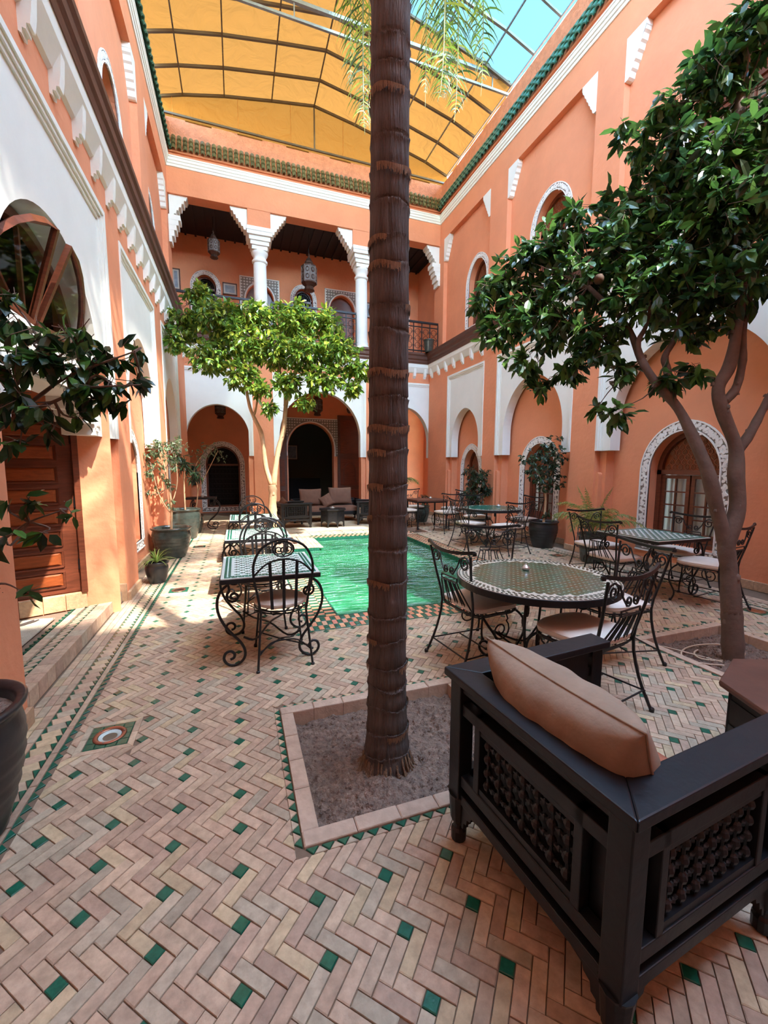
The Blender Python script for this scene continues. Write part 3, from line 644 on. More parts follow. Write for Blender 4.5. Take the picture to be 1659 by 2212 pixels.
# lunette window above the door
t=thing('window_lunette','arched fan window with tilted wooden sashes above the wooden door','window',kind='structure')
c0=(2.84+5.2)/2-.1; fr=off(frL,-.24)
m=MB(); band(m,fr,c0,.86,2.45,2.5,3.22,.07,-.05,.02,16); m.prism([(c0-.93,2.42),(c0+.93,2.42),(c0+.93,2.5),(c0-.93,2.5)],fr,-.05,.02); m.build('casing',m_door,t)
for th in (.25,.5,.75):
    a=PI*th; m=MB(); m.tube([fr(c0,2.5,-.02),fr(c0+.86*math.cos(a),2.5+.72*math.sin(a),-.02)],.02,4); m.build('glazing_bar',m_door,t)
for a0,a1 in ((.05,.45),(.55,.95)):
    P=[(c0+.06*math.cos(PI*(a0+a1)/2),2.5+.05)]+[(c0+.84*math.cos(PI*(a0+(a1-a0)*k/6)),2.5+.7*math.sin(PI*(a0+(a1-a0)*k/6))) for k in range(7)]
    m=MB(); tl=.35; pts=[fr(s,z,.02+ (z-2.5)*tl) for s,z in P]
    m.tube(pts+[pts[0]],.028,4); sash=m.build('tilted_sash',m_door,t)
    m=MB(); m.add(pts,[tuple(range(len(pts)))]); m.build('pane',m_glass,sash,recalc=False)
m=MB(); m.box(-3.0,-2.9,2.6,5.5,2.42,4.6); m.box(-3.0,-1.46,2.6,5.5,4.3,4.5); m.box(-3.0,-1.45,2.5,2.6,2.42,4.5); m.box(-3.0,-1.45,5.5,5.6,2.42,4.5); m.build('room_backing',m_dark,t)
# carved band on the lintel
t=thing('carved_lintel','white carved plaster lintel above the dark wooden door','lintel',kind='structure')
m=MB(); m.prism([(3.3,2.1),(4.66,2.1),(4.66,2.38),(3.3,2.38)],frL,-.05,-.028); m.build('carved_ground',m_carvebg,t)
m=MB(); rr=random.Random(4)
for z in (2.1,2.37): m.prism([(3.3,z),(4.66,z),(4.66,z+.018),(3.3,z+.018)],frL,-.04,-.01)
for k in range(260):
    s=rr.uniform(3.33,4.63); z=rr.uniform(2.13,2.35); a=rr.random()*6.3; l=.035
    m.prism([(s+l*(math.cos(a)*p-math.sin(a)*q),z+l*(math.sin(a)*p+math.cos(a)*q)) for p,q in ((0,0),(.35,.3),(.8,.2),(1,0),(.8,-.2),(.35,-.3))],frL,-.035-rr.uniform(0,.004),-.012-rr.uniform(0,.008))
for k,(s0,z0) in enumerate(((4.32,1.98),(4.46,1.88),(4.6,1.8))):
    for q in range(14):
        s=s0+rr.uniform(0,.12); z=z0+rr.uniform(0,.1); a=rr.random()*6.3; l=.03
        m.prism([(s+l*(math.cos(a)*p-math.sin(a)*qq),z+l*(math.sin(a)*p+math.cos(a)*qq)) for p,qq in ((0,0),(.35,.3),(.8,.2),(1,0),(.8,-.2),(.35,-.3))],frL,-.045-rr.uniform(0,.004),-.026-rr.uniform(0,.006))
m.build('carving',m_carved,t)
# ---------------- near side of the court (behind the camera)
m=MB(); m.box(-1.9,6.5,-1.8,-1.5,0,9.85); struct(m,'wall_near',m_coral,'coral wall of the near side of the court')
# ---------------- roof frame
RX=[-1.45,-.95,-.01,1.13,2.22,3.33,4.4,5.45,6.15]; RZ=[10.22,10.38,10.6,10.8,10.97,10.8,10.58,10.35,10.12]
def rz(x):
    for i in range(8):
        if x<=RX[i+1]: return RZ[i]+(RZ[i+1]-RZ[i])*(x-RX[i])/(RX[i+1]-RX[i])
    return RZ[-1]
t=thing('roof_frame','steel gable frame of tubes carrying the canvas over the court','frame',kind='structure')
RY=[12-.78*k for k in range(18)]
for y in RY:
    m=MB(); m.tube([(x,y,z) for x,z in zip(RX,RZ)],.035 if y>8 else .028,4); m.build('rafter',m_steeld if y>8.2 else m_steel,t)
for x,z in zip(RX,RZ):
    m=MB(); m.tube([(x,-1.3,z-.02),(x,12,z-.02)],.02,4); m.build('purlin',m_steeld if x<3 else m_steel,t)
for yy in (8.95,4.3,0.2):
    m=MB(); m.tube([(-1.45,yy,10.28),(6.15,yy,10.28)],.045,4); m.build('upper_chord',m_steel,t)
    m=MB(); m.tube([(-1.45,yy,9.98),(6.15,yy,9.98)],.032,4); m.build('lower_chord',m_steel,t)
    for k in range(7): m=MB(); m.tube([(-.9+k*1.1,yy,9.98),(-.9+k*1.1,yy,10.28)],.016,4); m.build('web_bar',m_steel,t)
m=MB(); m.tube([(-1.45,12,9.9),(6.15,12,9.9)],.03,4); m.build('gable_rail',m_steeld,t)
m=MB(); m.tube([(2.22,12,9.9),(2.22,12,10.97)],.025,4); m.build('gable_post',m_steeld,t)
for x,z in ((-1.45,10.2),(6.15,10.1)):
    m=MB(); m.tube([(x,-1.3,9.9),(x,12,9.9)],.035,4); m.build('side_rail',m_steeld,t)
# canvas: fine grid split into orange cloth and clear film
def canvas(name,mt,cond,label):
    vs=[];fs=[];xs=np.linspace(-1.55,6.25,53); ys=np.linspace(-1.5,12.05,136); nx=len(xs)
    for j,y in enumerate(ys):
        for i,x in enumerate(xs):
            sag=.012*math.sin(x*9+y*1.3)*math.sin(y*4.1+x); k=(12-y)/.78; sag-=.03*abs(math.sin(PI*k))
            vs.append((x,y,rz(min(max(x,-1.45),6.15))+.05+sag))
    for j in range(len(ys)-1):
        for i in range(nx-1):
            x=(xs[i]+xs[i+1])/2; y=(ys[j]+ys[j+1])/2
            if cond(x,y): fs.append((j*nx+i,j*nx+i+1,(j+1)*nx+i+1,(j+1)*nx+i))
    m=MB(); m.v=vs; m.f=fs; m.c=[None]*len(fs); o=m.build(name,mt,None,smooth=True,recalc=False); tag(o,label,'canvas',kind='structure'); return o
def is_or(x,y):
    if x<1.13: return True
    if x<2.22: return y>4.2
    if y>8.93: return True
    return x>3.9 and 3.9<y<5.9  # unseen strip of canvas added to shade the far seating
canvas('roof_canvas',m_orange,is_or,'orange canvas stretched over the roof frame, with an unseen strip added as shade')
canvas('roof_film',m_film,lambda x,y: y>5.9 and not is_or(x,y),'clear plastic film over the right part of the roof')
m=MB(); n=24; vs=[]
for i in range(n+1):
    x=-1.5+7.7*i/n; vs+=[(x,12.04+.02*math.sin(i*1.7),9.82),(x,12.04+.02*math.sin(i*1.7+1),rz(min(max(x,-1.45),6.15))+.04)]
m.add(vs,[(2*i,2*i+2,2*i+3,2*i+1) for i in range(n)]); o=m.build('gable_canvas',m_orange,None,recalc=False); tag(o,'orange canvas filling the far gable above the parapet','canvas',kind='structure')
for x in (-1.2,.3,1.6,3.0,4.3):
    m=MB(); m.tube([(x,12.0,9.85),(x,12.0,rz(x))],.006,4); m.build('seam',mat('canvas_seam',(170,104,40),.8) if 'canvas_seam' not in bpy.data.materials else bpy.data.materials['canvas_seam'],o)
# ---------------- floor
PL=[(.2,1.4,1.5,2.5),(3.25,4.35,1.55,2.6),(.15,1.12,7.95,8.9),(3.3,4.2,8.5,9.4)] # planters outer x0,x1,y0,y1
POOL=(.92,3.42,4.0,8.6); NOTCH=(.92,1.4,7.6,8.6)
def cells(holes,x0,x1,y0,y1):
    xs=sorted({x0,x1}|{v for h in holes for v in h[:2]}); ys=sorted({y0,y1}|{v for h in holes for v in h[2:]})
    for a,b in zip(xs,xs[1:]):
        for c,d in zip(ys,ys[1:]):
            mx,my=(a+b)/2,(c+d)/2
            if a<x0-1e-6 or b>x1+1e-6: continue
            if not any(h[0]<mx<h[1] and h[2]<my<h[3] for h in holes): yield a,b,c,d
holes=[(p[0]+.03,p[1]-.03,p[2]+.03,p[3]-.03) for p in PL]+[(.92,1.4,4.0,7.6),(1.4,3.42,4.0,8.6)]
m=MB()
for a,b,c,d in cells(holes,-2.9,7.2,-1.8,17.5): m.box(a,b,c,d,-.3,-.007)
FL=struct(m,'floor',m_mortar,'herringbone brick floor with small green glazed squares','floor',recalc=False)
def vis(x,y,z=0,mg=60):
    v=Vector((x,y,z-1.5)); q=v.dot(fw)
    if q<.3: return False
    a=829.5+895*v.dot(rt)/q; b=1106-895*v.dot(up)/q
    return -mg<a<1659+mg and -mg<b<2212+mg
BR=[lin(c) for c in ((204,170,150),(198,160,140),(214,180,156),(190,174,156),(180,144,130),(200,168,148),(192,154,136),(214,186,150),(178,166,150),(196,162,142))]
rb=random.Random(21)
def brc():
    c=rb.choice(BR); c=tuple(.55*v+.45*w_ for v,w_ in zip(c,lin((196,162,142)))); k=rb.uniform(.84,1.1); return (c[0]*k*.94,c[1]*k*.99,c[2]*k*.90)
pieces={'brick':[],'green_tile':[]}
def clip(poly,nx,ny,c): # keep nx*x+ny*y>=c
    out=[]
    for i in range(len(poly)):
        a,b=poly[i],poly[(i+1)%len(poly)]; da=nx*a[0]+ny*a[1]-c; db=nx*b[0]+ny*b[1]-c
        if da>=0: out.append(a)
        if (da>=0)!=(db>=0): t=da/(da-db); out.append((a[0]+(b[0]-a[0])*t,a[1]+(b[1]-a[1])*t))
    return out
def area(p): return abs(sum(p[i][0]*p[(i+1)%len(p)][1]-p[(i+1)%len(p)][0]*p[i][1] for i in range(len(p))))/2
LIGHTS=[(-.72,2.55),(-.72,5.45),(-.72,8.35),(5.12,5.59),(5.12,2.69)]
EXC=[(p[0]-.035,p[1]+.035,p[2]-.035,p[3]+.035) for p in PL]+[(.57,3.78,3.65,8.95)]+[(x-.14,x+.14,y-.14,y+.14) for x,y in LIGHTS]
def put(kind,poly,z1,col):
    for h in EXC if kind!='raw' else []:
        px=[p[0] for p in poly]; py=[p[1] for p in poly]
        if max(px)<=h[0] or min(px)>=h[1] or max(py)<=h[2] or min(py)>=h[3]: continue
        cx,cyy=sum(px)/len(px),sum(py)/len(py)
        opts=[(h[0]-cx,(-1,0,-h[0])),(cx-h[1],(1,0,h[1])),(h[2]-cyy,(0,-1,-h[2])),(cyy-h[3],(0,1,h[3]))]
        k,e=max(opts,key=lambda q:q[0]); poly=clip(poly,*e)
        if len(poly)<3: return
    if area(poly)<.0004: return
    cx=sum(p[0] for p in poly)/len(poly); cyy=sum(p[1] for p in poly)/len(poly)
    pieces[kind].append((math.hypot(cx,cyy),poly,z1,col))
w=.0452; q=math.sqrt(.5); AX=.2528/8; AY=.194/6   # one grid step along u and v
def UV(p,s): # (p along v: +x,-y ; s along u: +x,+y)
    return (-.29+(p+s-2)*AX, 1.49+(s-p+2)*AY)
def cell_rect(p0,p1,s0,s1,g=.032):
    return [UV(p0+g-.5,s0+g-.5),UV(p1-g-.5,s0+g-.5),UV(p1-g-.5,s1-g-.5),UV(p0+g-.5,s1-g-.5)]
R_=260
for p in range(-R_,R_):
    for s in range(-R_,R_):
        x,y=UV(p,s)
        if x<-.98 or x>5.42 or y<.4 or y>12.4: continue
        d=(p-s)%6
        if d==0:      # brick along v
            mrow=(p-s)//6; isg=((s+3*mrow)%4==0)
            # green square sits at the end cell
            c=UV(p+1,s)
            if not vis(*c): continue
            zz=rb.uniform(-.0015,.0015)
            if isg:
                put('brick',cell_rect(p,p+2,s,s+1),zz,brc()); put('green_tile',cell_rect(p+2,p+3,s,s+1),.0005,None)
            else: put('brick',cell_rect(p,p+3,s,s+1),zz,brc())
        elif d==5:    # brick along u
            c=UV(p,s+1)
            if not vis(*c): continue
            put('brick',cell_rect(p,p+1,s,s+3),rb.uniform(-.0015,.0015),brc())
def keep(kind,fn):
    pieces[kind]=[r for r in (fn(r) for r in pieces[kind]) if r]
def clipx(r):
    p=clip(clip(r[1],1,0,-.9),-1,0,-5.3)
    return (r[0],p,r[2],r[3]) if len(p)>2 and area(p)>.0003 else None
keep('brick',clipx); keep('green_tile',clipx)
# border bands, mirrored about x=2.2
for mir in (0,1):
    X=(lambda x:x) if not mir else (lambda x:4.4-x)
    for r in range(-2,3):     # plain rows
        x0=-1.09-.05*(r+1)
        if r<0 : continue
        y=.8
        while y<12:
            L=.13; 
            if vis(X(x0),y): pieces['brick'].append((math.hypot(x0,y) if not mir else 9,[(X(x0+.002),y),(X(x0+.048),y),(X(x0+.048),y+L-.004),(X(x0+.002),y+L-.004)],rb.uniform(-.001,.001),brc()))
            y+=L
    y=.8
    while y<12:
        if vis(X(-1),y) or vis(X(-1),y+.1):
            D=math.hypot(1,y) if not mir else 9
            a,b=-1.088,-.972; h=.07
            pieces['brick'].append((D,[(X(a+.03),y+.002),(X(b-.002),y+.03),(X(b-.032),y+h+.022),(X(a+.002),y+h-.004)],.0005,brc()))
            pieces['green_tile'].append((D,[(X(a+.002),y-.0),(X(a+.03),y-.001),(X(a+.002),y+h-.012)],.001,None))
            pieces['green_tile'].append((D,[(X(b-.002),y+.036),(X(b-.002),y+h+.024),(X(b-.03),y+h+.022)],.001,None))
            pieces['green_tile'].append((D,[(X(-.934),y+.002),(X(-.904),y+.035),(X(-.934),y+.066)],.001,None))
        y+=.07
    y=.8
    while y<12:
        if vis(X(-.95),y): pieces['brick'].append((math.hypot(.95,y),[(X(-.968),y),(X(-.938),y),(X(-.938),y+.236),(X(-.968),y+.236)],.001,brc()))
        y+=.24
# platform by the door
m=MB(); m.box(-2.8,-1.27,2.5,5.2,-.01,.105); struct(m,'floor_step',m_mortar,'low tiled step in front of the wooden door','floor')
ST=bpy.data.objects['floor_step']
y=2.86
while y<5.14:
    c=brc(); mb=MB(); mb.cur=c; mb.box(-1.29,-1.25,y,min(y+.128,5.16),0,.118); mb.box(-1.36,-1.2902,y,min(y+.128,5.16),.105,.118); mb.build('brick',m_brick,ST,bevel=.003)
    y+=.131
y=2.86; mb1=MB(); 
while y<5.1:
    mb1.cur=brc(); mb1.tile([(-1.43,y+.002),(-1.365,y+.03),(-1.365,y+.085),(-1.43,y+.06)],.1,.12); mb1.cur=brc(); mb1.tile([(-1.52,y),(-1.455,y),(-1.455,y+.066),(-1.52,y+.066)],.1,.119)
    y+=.07
    if False: pass
o=mb1.build('bricks',m_brick,ST,recalc=False); o['kind']='stuff'
y=2.86; mb1=MB()
while y<5.1:
    mb1.tile([(-1.362,y),(-1.362,y+.05),(-1.385,y+.01)],.1,.121); mb1.tile([(-1.434,y+.02),(-1.434,y+.066),(-1.412,y+.06)],.1,.121); mb1.tile([(-1.53,y+.01),(-1.56,y+.03),(-1.53,y+.06)],.1,.121); y+=.07
o=mb1.build('green_tiles',m_green,ST,recalc=False); o['kind']='stuff'
# planter teeth
for (x0,x1,y0,y1) in PL:
    per=[((x0,y0),(1,0),x1-x0,(0,-1)),((x0,y1),(1,0),x1-x0,(0,1)),((x0,y0),(0,1),y1-y0,(-1,0)),((x1,y0),(0,1),y1-y0,(1,0))]
    for (o_,d_,L,n_) in per:
        n=int(L/.062)
        for k in range(n):
            a=L*(k+.1)/n; b=L*(k+.9)/n; P=[(o_[0]+d_[0]*t_+n_[0]*e,o_[1]+d_[1]*t_+n_[1]*e) for t_,e in ((a,.004),(b,.004),((a+b)/2,.034))]
            if vis(*P[0]): pieces['green_tile'].append((math.hypot(*P[0]),P,.001,None))
            P2=[(o_[0]+d_[0]*t_+n_[0]*e,o_[1]+d_[1]*t_+n_[1]*e) for t_,e in (((a+b)/2+.004,.034),(b+.002,.006),(b+.0062,.006),((a+b)/2+L/n-.004,.034))]
            if vis(*P[0]): pieces['brick'].append((math.hypot(*P[0])+2,P2,0,brc()))
# pool coping bars
def coping(x0,x1,y0,y1,axis): # axis: bars long across the strip
    rows=3
    if axis=='x': # strip runs along x, bars long in y
        n=round((x1-x0)/.05); 
        for i in range(n):
            for r in range(rows):
                X0=x0+(x1-x0)*i/n; X1=x0+(x1-x0)*(i+1)/n; Y0=y0+.02+(y1-y0-.04)*r/rows; Y1=y0+.02+(y1-y0-.04)*(r+1)/rows
                yield (X0,X1,Y0,Y1,(i+r)%2)
    else:
        n=round((y1-y0)/.05)
        for i in range(n):
            for r in range(rows):
                Y0=y0+(y1-y0)*i/n; Y1=y0+(y1-y0)*(i+1)/n; X0=x0+.02+(x1-x0-.04)*r/rows; X1=x0+.02+(x1-x0-.04)*(r+1)/rows
                yield (X0,X1,Y0,Y1,(i+r)%2)
PK=[lin(c) for c in ((222,150,118),(230,164,130),(214,140,110))]
for x0,x1,y0,y1,ax in ((.57,3.78,3.65,4.0,'x'),(.57,.92,4.0,7.6,'y'),(3.42,3.78,4.0,8.6,'y'),(1.4,3.42,8.6,8.95,'x'),(3.42,3.78,8.6,8.95,'x')):
    for a,b,c,d,g in coping(x0,x1,y0,y1,ax):
        P=[(a+.002,c+.002),(b-.002,c+.002),(b-.002,d-.002),(a+.002,d-.002)]
        if vis((a+b)/2,(c+d)/2): pieces['green_tile' if g else 'brick'].append((math.hypot(a,c)+1.2,P,.001,None if g else tuple(v*rb.uniform(.9,1.1) for v in rb.choice(PK))))
for (a,b,c,d) in ((.57,3.78,3.65,3.668),(.57,.588,3.67,7.6),(3.762,3.78,3.67,8.93),(.9,3.44,3.982,3.999),(.902,.919,4.0,7.6),(3.421,3.438,4.0,8.6),(1.4,3.78,8.932,8.95),(1.4,3.42,8.601,8.618)):
    L=max(b-a,d-c); n=max(1,int(L/.12))
    for k in range(n):
        if b-a>d-c: P=[(a+L*k/n+.002,c),(a+L*(k+1)/n-.002,c),(a+L*(k+1)/n-.002,d),(a+L*k/n+.002,d)]
        else: P=[(a,c+L*k/n+.002),(b,c+L*k/n+.002),(b,c+L*(k+1)/n-.002),(a,c+L*(k+1)/n-.002)]
        if vis(*P[0]): pieces['green_tile'].append((math.hypot(*P[0])+1.2,P,.0015,None))
# notch corner slab pieces
yy=7.6
while yy<8.94:
    xx=1.15
    while xx<1.395:
        pieces['brick'].append((9,[(xx,yy),(xx+.078,yy),(xx+.078,yy+.13),(xx,yy+.13)],.0,brc())); xx+=.0815
    xx=.58
    while xx<1.12 and yy<7.9:
        pieces['brick'].append((9,[(xx,yy),(xx+.078,yy),(xx+.078,yy+.13),(xx,yy+.13)],.0,brc())); xx+=.0815
    yy+=.134
# tiles round the floor lights
for (lx,ly) in LIGHTS:
    for i in range(4):
        for j in range(4):
            if 1 <= i <= 2 and 1<=j<=2: continue
            a=lx-.104+i*.052; b=ly-.104+j*.052; pieces['green_tile'].append((math.hypot(a,b),[(a+.001,b+.001),(a+.051,b+.001),(a+.051,b+.051),(a+.001,b+.051)],.0005,None))
    for k in range(4):
        for (P) in ([(-.14,-.14),(0,-.14),(0,-.107),(-.107,-.107)],[(0,-.14),(.14,-.14),(.107,-.107),(0,-.107)]):
            ca,sa=[(1,0),(0,1),(-1,0),(0,-1)][k]; pieces['brick'].append((math.hypot(lx,ly),[(lx+ca*p[0]-sa*p[1],ly+sa*p[0]+ca*p[1]) for p in P],0,brc()))
for kind,mt in (('brick',m_brick),('green_tile',m_green)):
    L=sorted(pieces[kind],key=lambda r:r[0]); print(kind,len(L))
    for k,(d,poly,z1,c) in enumerate(L[:300]):
        mb=MB(); mb.cur=c; mb.tile(poly,-.012,z1,.0025); mb.build(kind,mt,FL)
    mb=MB()
    for d,poly,z1,c in L[300:]: mb.cur=c; mb.tile(poly,-.012,z1,.0025 if d<6 else .002)
    # orientation: top faces up
    o=mb.build(kind+'s',mt,FL,recalc=False); o['kind']='stuff'
m_glass2=bpy.data.materials.new('lens_glass'); m_glass2.use_nodes=True; glass(m_glass2,(.9,.94,.94),.05,.1)
for k,(lx,ly) in enumerate(LIGHTS):
    l=['round steel uplight set in green tiles, nearest on the left','round steel uplight in green tiles in the sunlit strip on the left','round steel uplight in the dappled shade near the far left pots','round steel uplight in the floor in front of the black pot on the right','round steel uplight in the floor beside the right orange tree'][k]
    t=thing('floor_light',l,'floor light',(lx,ly,0),group=None)
    m=MB(); m.lathe([(.058,.001),(.06,.004),(.078,.006),(.082,.001),(.058,-.005)],n=28,cap=False); m.build('ring',m_copper,t,smooth=True)
    m=MB(); m.lathe([(.0,-.018),(.02,-.018),(.021,-.012),(.056,.0)],n=24,cap=False); m.build('reflector',m_tilew,t,smooth=True)
    m=MB(); m.lathe([(.0,.0025),(.059,.0025)],n=24,cap=False); m.build('glass_lens',m_glass2,t,recalc=False)
    for a in (.3,2.4,4.5): m=MB(); m.lathe([(.004,0),(.004,.0075),(0,.0078)],(.07*math.cos(a),.07*math.sin(a),0),8); m.build('screw',m_steel,t)
# planters
for i,(x0,x1,y0,y1) in enumerate(PL):
    t=thing('tree_planter',['square brick kerbed bed around the palm trunk','square brick kerbed bed around the right orange tree','square brick kerbed bed at the far left end of the pool','square brick kerbed bed at the far right end of the pool'][i],'planter bed',((x0+x1)/2,(y0+y1)/2,0))
    hx,hy=(x1-x0)/2,(y1-y0)/2; kw=.072; rr=random.Random(i)
    for (a,b,c,d,ax) in ((-hx,hx,-hy,-hy+kw,0),(-hx,hx,hy-kw,hy,0),(-hx,-hx+kw,-hy+kw,hy-kw,1),(hx-kw,hx,-hy+kw,hy-kw,1)):
        L=(b-a) if ax==0 else (d-c); n=max(2,round(L/.21)); cuts=[0]+sorted((k+rr.uniform(-.15,.15))/n for k in range(1,n))+[1]
        for u,v in zip(cuts,cuts[1:]):
            P=[(a+L*u+.0015,c),(a+L*v-.0015,c),(a+L*v-.0015,d),(a+L*u+.0015,d)] if ax==0 else [(a,c+L*u+.0015),(b,c+L*u+.0015),(b,c+L*v-.0015),(a,c+L*v-.0015)]
            mb=MB(); mb.tile(P,-.12,.008+rr.uniform(-.002,.002),.004); mb.build('kerb_tile',m_kerb,t)
    m=MB(); nx=60; vs=[]
    from mathutils import noise as NZ
    tr=[(.69-.8,1.86-2.0),(3.69-3.8,2.05-2.075),(0,0),(9,9)][i]
    for a in range(nx+1):
        for b in range(nx+1):
            x=-hx+kw*.6+(2*hx-kw*1.2)*a/nx; y=-hy+kw*.6+(2*hy-kw*1.2)*b/nx
            z=-.07+.022*NZ.noise(Vector((x*5,y*5,i)))+.02*NZ.noise(Vector((x*16,y*16,i+3)))+.012*NZ.noise(Vector((x*45,y*45,i+3)))+.05*math.exp(-((x-tr[0])**2+(y-tr[1])**2)/.05)
            vs.append((x,y,z))
    m.add(vs,[(a*(nx+1)+b,(a+1)*(nx+1)+b,(a+1)*(nx+1)+b+1,a*(nx+1)+b+1) for a in range(nx) for b in range(nx)]); o=m.build('soil',m_soil,t,smooth=False,recalc=False); o['kind']='stuff'
    if i<2: # clods and chips
        m=MB()
        for k in range(500):
            x=rr.uniform(-hx+.1,hx-.1); y=rr.uniform(-hy+.1,hy-.1); r=rr.uniform(.003,.009)*(1.8 if rr.random()<.06 else 1); z=-.062+.05*math.exp(-((x-tr[0])**2+(y-tr[1])**2)/.05)
            m.add([(x+r*rr.uniform(.7,1.5),y,z),(x,y+r,z),(x-r,y,z),(x,y-r,z),(x,y,z+r),(x,y,z-r)],[(0,1,4),(1,2,4),(2,3,4),(3,0,4),(1,0,5),(2,1,5),(3,2,5),(0,3,5)])
        o=m.build('soil_clods',m_soil,t,recalc=False); o['kind']='stuff'
# pool
t=thing('pool','tiled swimming pool filled with emerald green water','pool',(0,0,0),kind='structure')
m=MB(); z0=-1.1
m.add([(.92,4,z0),(3.42,4,z0),(3.42,8.6,z0),(.92,8.6,z0)],[(0,1,2,3)])
PP=[(.92,4.0),(3.42,4.0),(3.42,8.6),(1.4,8.6),(1.4,7.6),(.92,7.6)]
for a,b in zip(PP,PP[1:]+PP[:1]): m.add([(a[0],a[1],z0),(b[0],b[1],z0),(b[0],b[1],-.006),(a[0],a[1],-.006)],[(3,2,1,0)])
m.build('basin',m_pool,t,recalc=False)
m=MB()
for a,b in zip(PP,PP[1:]+PP[:1]):
    L=math.hypot(b[0]-a[0],b[1]-a[1]); n=int(L/.05); ux,uy=(b[0]-a[0])/L,(b[1]-a[1])/L; nx_,ny_=-uy,ux
    for k in range(n):
        for z in (-.055,-.105):
            u,v=L*k/n+.002,L*(k+1)/n-.002
            A=[(a[0]+ux*s+nx_*e,a[1]+uy*s+ny_*e) for s,e in ((u,0),(v,0),(v,.004),(u,.004))]; m.hull([(x,y,z) for x,y in A],[(x,y,z+.046) for x,y in A])
o=m.build('waterline_tiles',m_green,t,recalc=False); o['kind']='stuff'
m=MB(); m.add([(x,y,-.07) for x,y in PP],[(0,1,2,3,4,5)]); m.build('water',m_water,t,recalc=False)
ORANGE= [(2.44,3.92,3.19,0.2,40),(2.66,3.88,3.45,0.28,80),(2.56,3.74,2.87,0.25,60),(2.88,3.66,3.18,0.35,120),(2.8,3.74,3.6,0.25,60),(3.0,3.57,3.64,0.32,110),(2.9,3.4,2.88,0.38,130),(3.18,3.41,3.81,0.28,90),(3.17,3.25,3.28,0.42,170),(3.11,3.09,2.68,0.33,120),(2.91,3.55,2.31,0.15,16),(2.85,3.59,2.48,0.13,14),(3.34,3.12,3.57,0.38,140),(3.55,3.09,3.95,0.33,110),(3.49,3.04,4.34,0.22,30),(3.34,3.11,4.46,0.15,12),(3.41,2.81,2.98,0.42,180),(3.17,2.83,2.38,0.2,30),(3.05,2.72,1.99,0.14,16),(3.48,2.71,3.25,0.4,160),(3.6,2.72,3.76,0.38,150),(3.67,2.75,4.22,0.3,90),(3.56,2.83,4.53,0.22,40),(3.75,2.67,4.6,0.3,100),(3.89,2.54,4.88,0.33,120),(4.01,2.43,4.33,0.33,120),(3.76,2.48,3.92,0.38,150),(3.71,2.44,3.45,0.4,170),(3.78,2.25,2.96,0.38,140),(3.65,2.5,2.9,0.33,120),(3.6,2.59,2.63,0.22,40),(3.35,2.53,2.22,0.16,24),(3.56,2.46,2.28,0.12,14),(3.9,2.28,3.57,0.35,130),(4.02,2.41,5.02,0.3,90),(4.15,2.23,3.92,0.4,120),(4.16,2.13,3.11,0.4,120),(4.24,2.29,4.67,0.4,100),(2.66,3.55,2.5,0.18,26),(2.98,3.22,2.45,0.2,40),(3.13,3.01,2.05,0.1,8),(3.95,3.33,3.6,0.45,160),(4.37,2.85,3.45,0.5,200),(4.36,3.16,4.28,0.45,150),(4.64,2.86,4.36,0.5,150)]
FARTREE= [(-0.59,9.12,4.76,0.3,160),(-0.86,9.15,4.22,0.4,260),(-0.27,8.95,4.31,0.5,420),(0.41,8.83,4.44,0.35,260),(-1.02,8.94,3.81,0.25,120),(-0.45,8.72,3.55,0.4,300),(0.14,8.76,3.87,0.5,400),(0.12,8.48,3.21,0.35,220),(0.72,8.53,3.7,0.45,330),(1.16,8.45,4.32,0.35,240),(1.69,8.37,4.27,0.4,280),(1.28,8.12,3.64,0.45,330),(1.88,8.02,3.67,0.45,330),(2.2,7.86,3.32,0.28,160),(1.59,7.95,3.13,0.4,240),(0.93,8.17,3.04,0.3,170),(0.44,8.33,2.95,0.25,110),(0.59,8.24,2.6,0.18,50),(1.17,8.48,4.59,0.15,30),(0.88,9.09,4.4,0.5,250),(-0.03,9.5,4.24,0.5,200),(2.08,7.75,2.95,0.2,80),(1.25,8.02,2.69,0.2,60)]
FICUS= [(-0.97,2.44,2.14,0.17,60),(-0.83,2.38,2.06,0.17,70),(-0.68,2.39,2.12,0.12,30),(-0.92,2.29,1.91,0.17,60),(-0.85,2.25,1.77,0.14,40),(-0.73,2.33,1.93,0.17,70),(-0.65,2.36,1.97,0.13,40),(-0.54,2.38,2.02,0.1,24),(-0.46,2.41,2.06,0.08,14),(-0.45,2.39,1.92,0.08,16),(-0.54,2.37,1.87,0.11,24),(-0.63,2.34,1.84,0.12,26),(-0.7,2.35,1.72,0.06,5),(-0.78,2.27,1.65,0.1,8),(-0.89,2.25,1.59,0.07,7),(-0.89,2.26,1.32,0.07,8),(-0.75,2.27,1.28,0.06,6),(-0.83,2.23,1.2,0.06,6),(-0.96,2.22,1.19,0.08,7),(-0.94,2.23,1.33,0.05,3),(-0.9,2.23,0.93,0.03,2),(-1.13,2.48,2.02,0.25,90),(-1.12,2.34,1.71,0.25,60),(-0.99,2.52,2.29,0.1,20)]
TR1= [[3.68,2.05,-0.03],[3.68,2.09,0.33],[3.67,2.13,0.66],[3.65,2.16,0.88]]
TRL= [[3.65,2.16,0.88],[3.58,2.22,1.21],[3.53,2.27,1.47],[3.49,2.37,1.73],[3.43,2.48,1.99],[3.32,2.59,2.19],[3.25,2.69,2.4],[3.31,2.93,2.78],[3.09,3.16,3.15]]
TRL2= [[3.4,2.52,2.07],[3.45,2.61,2.32],[3.44,2.63,2.44],[3.55,2.62,2.65],[3.62,2.64,3.1],[3.68,2.69,3.68]]
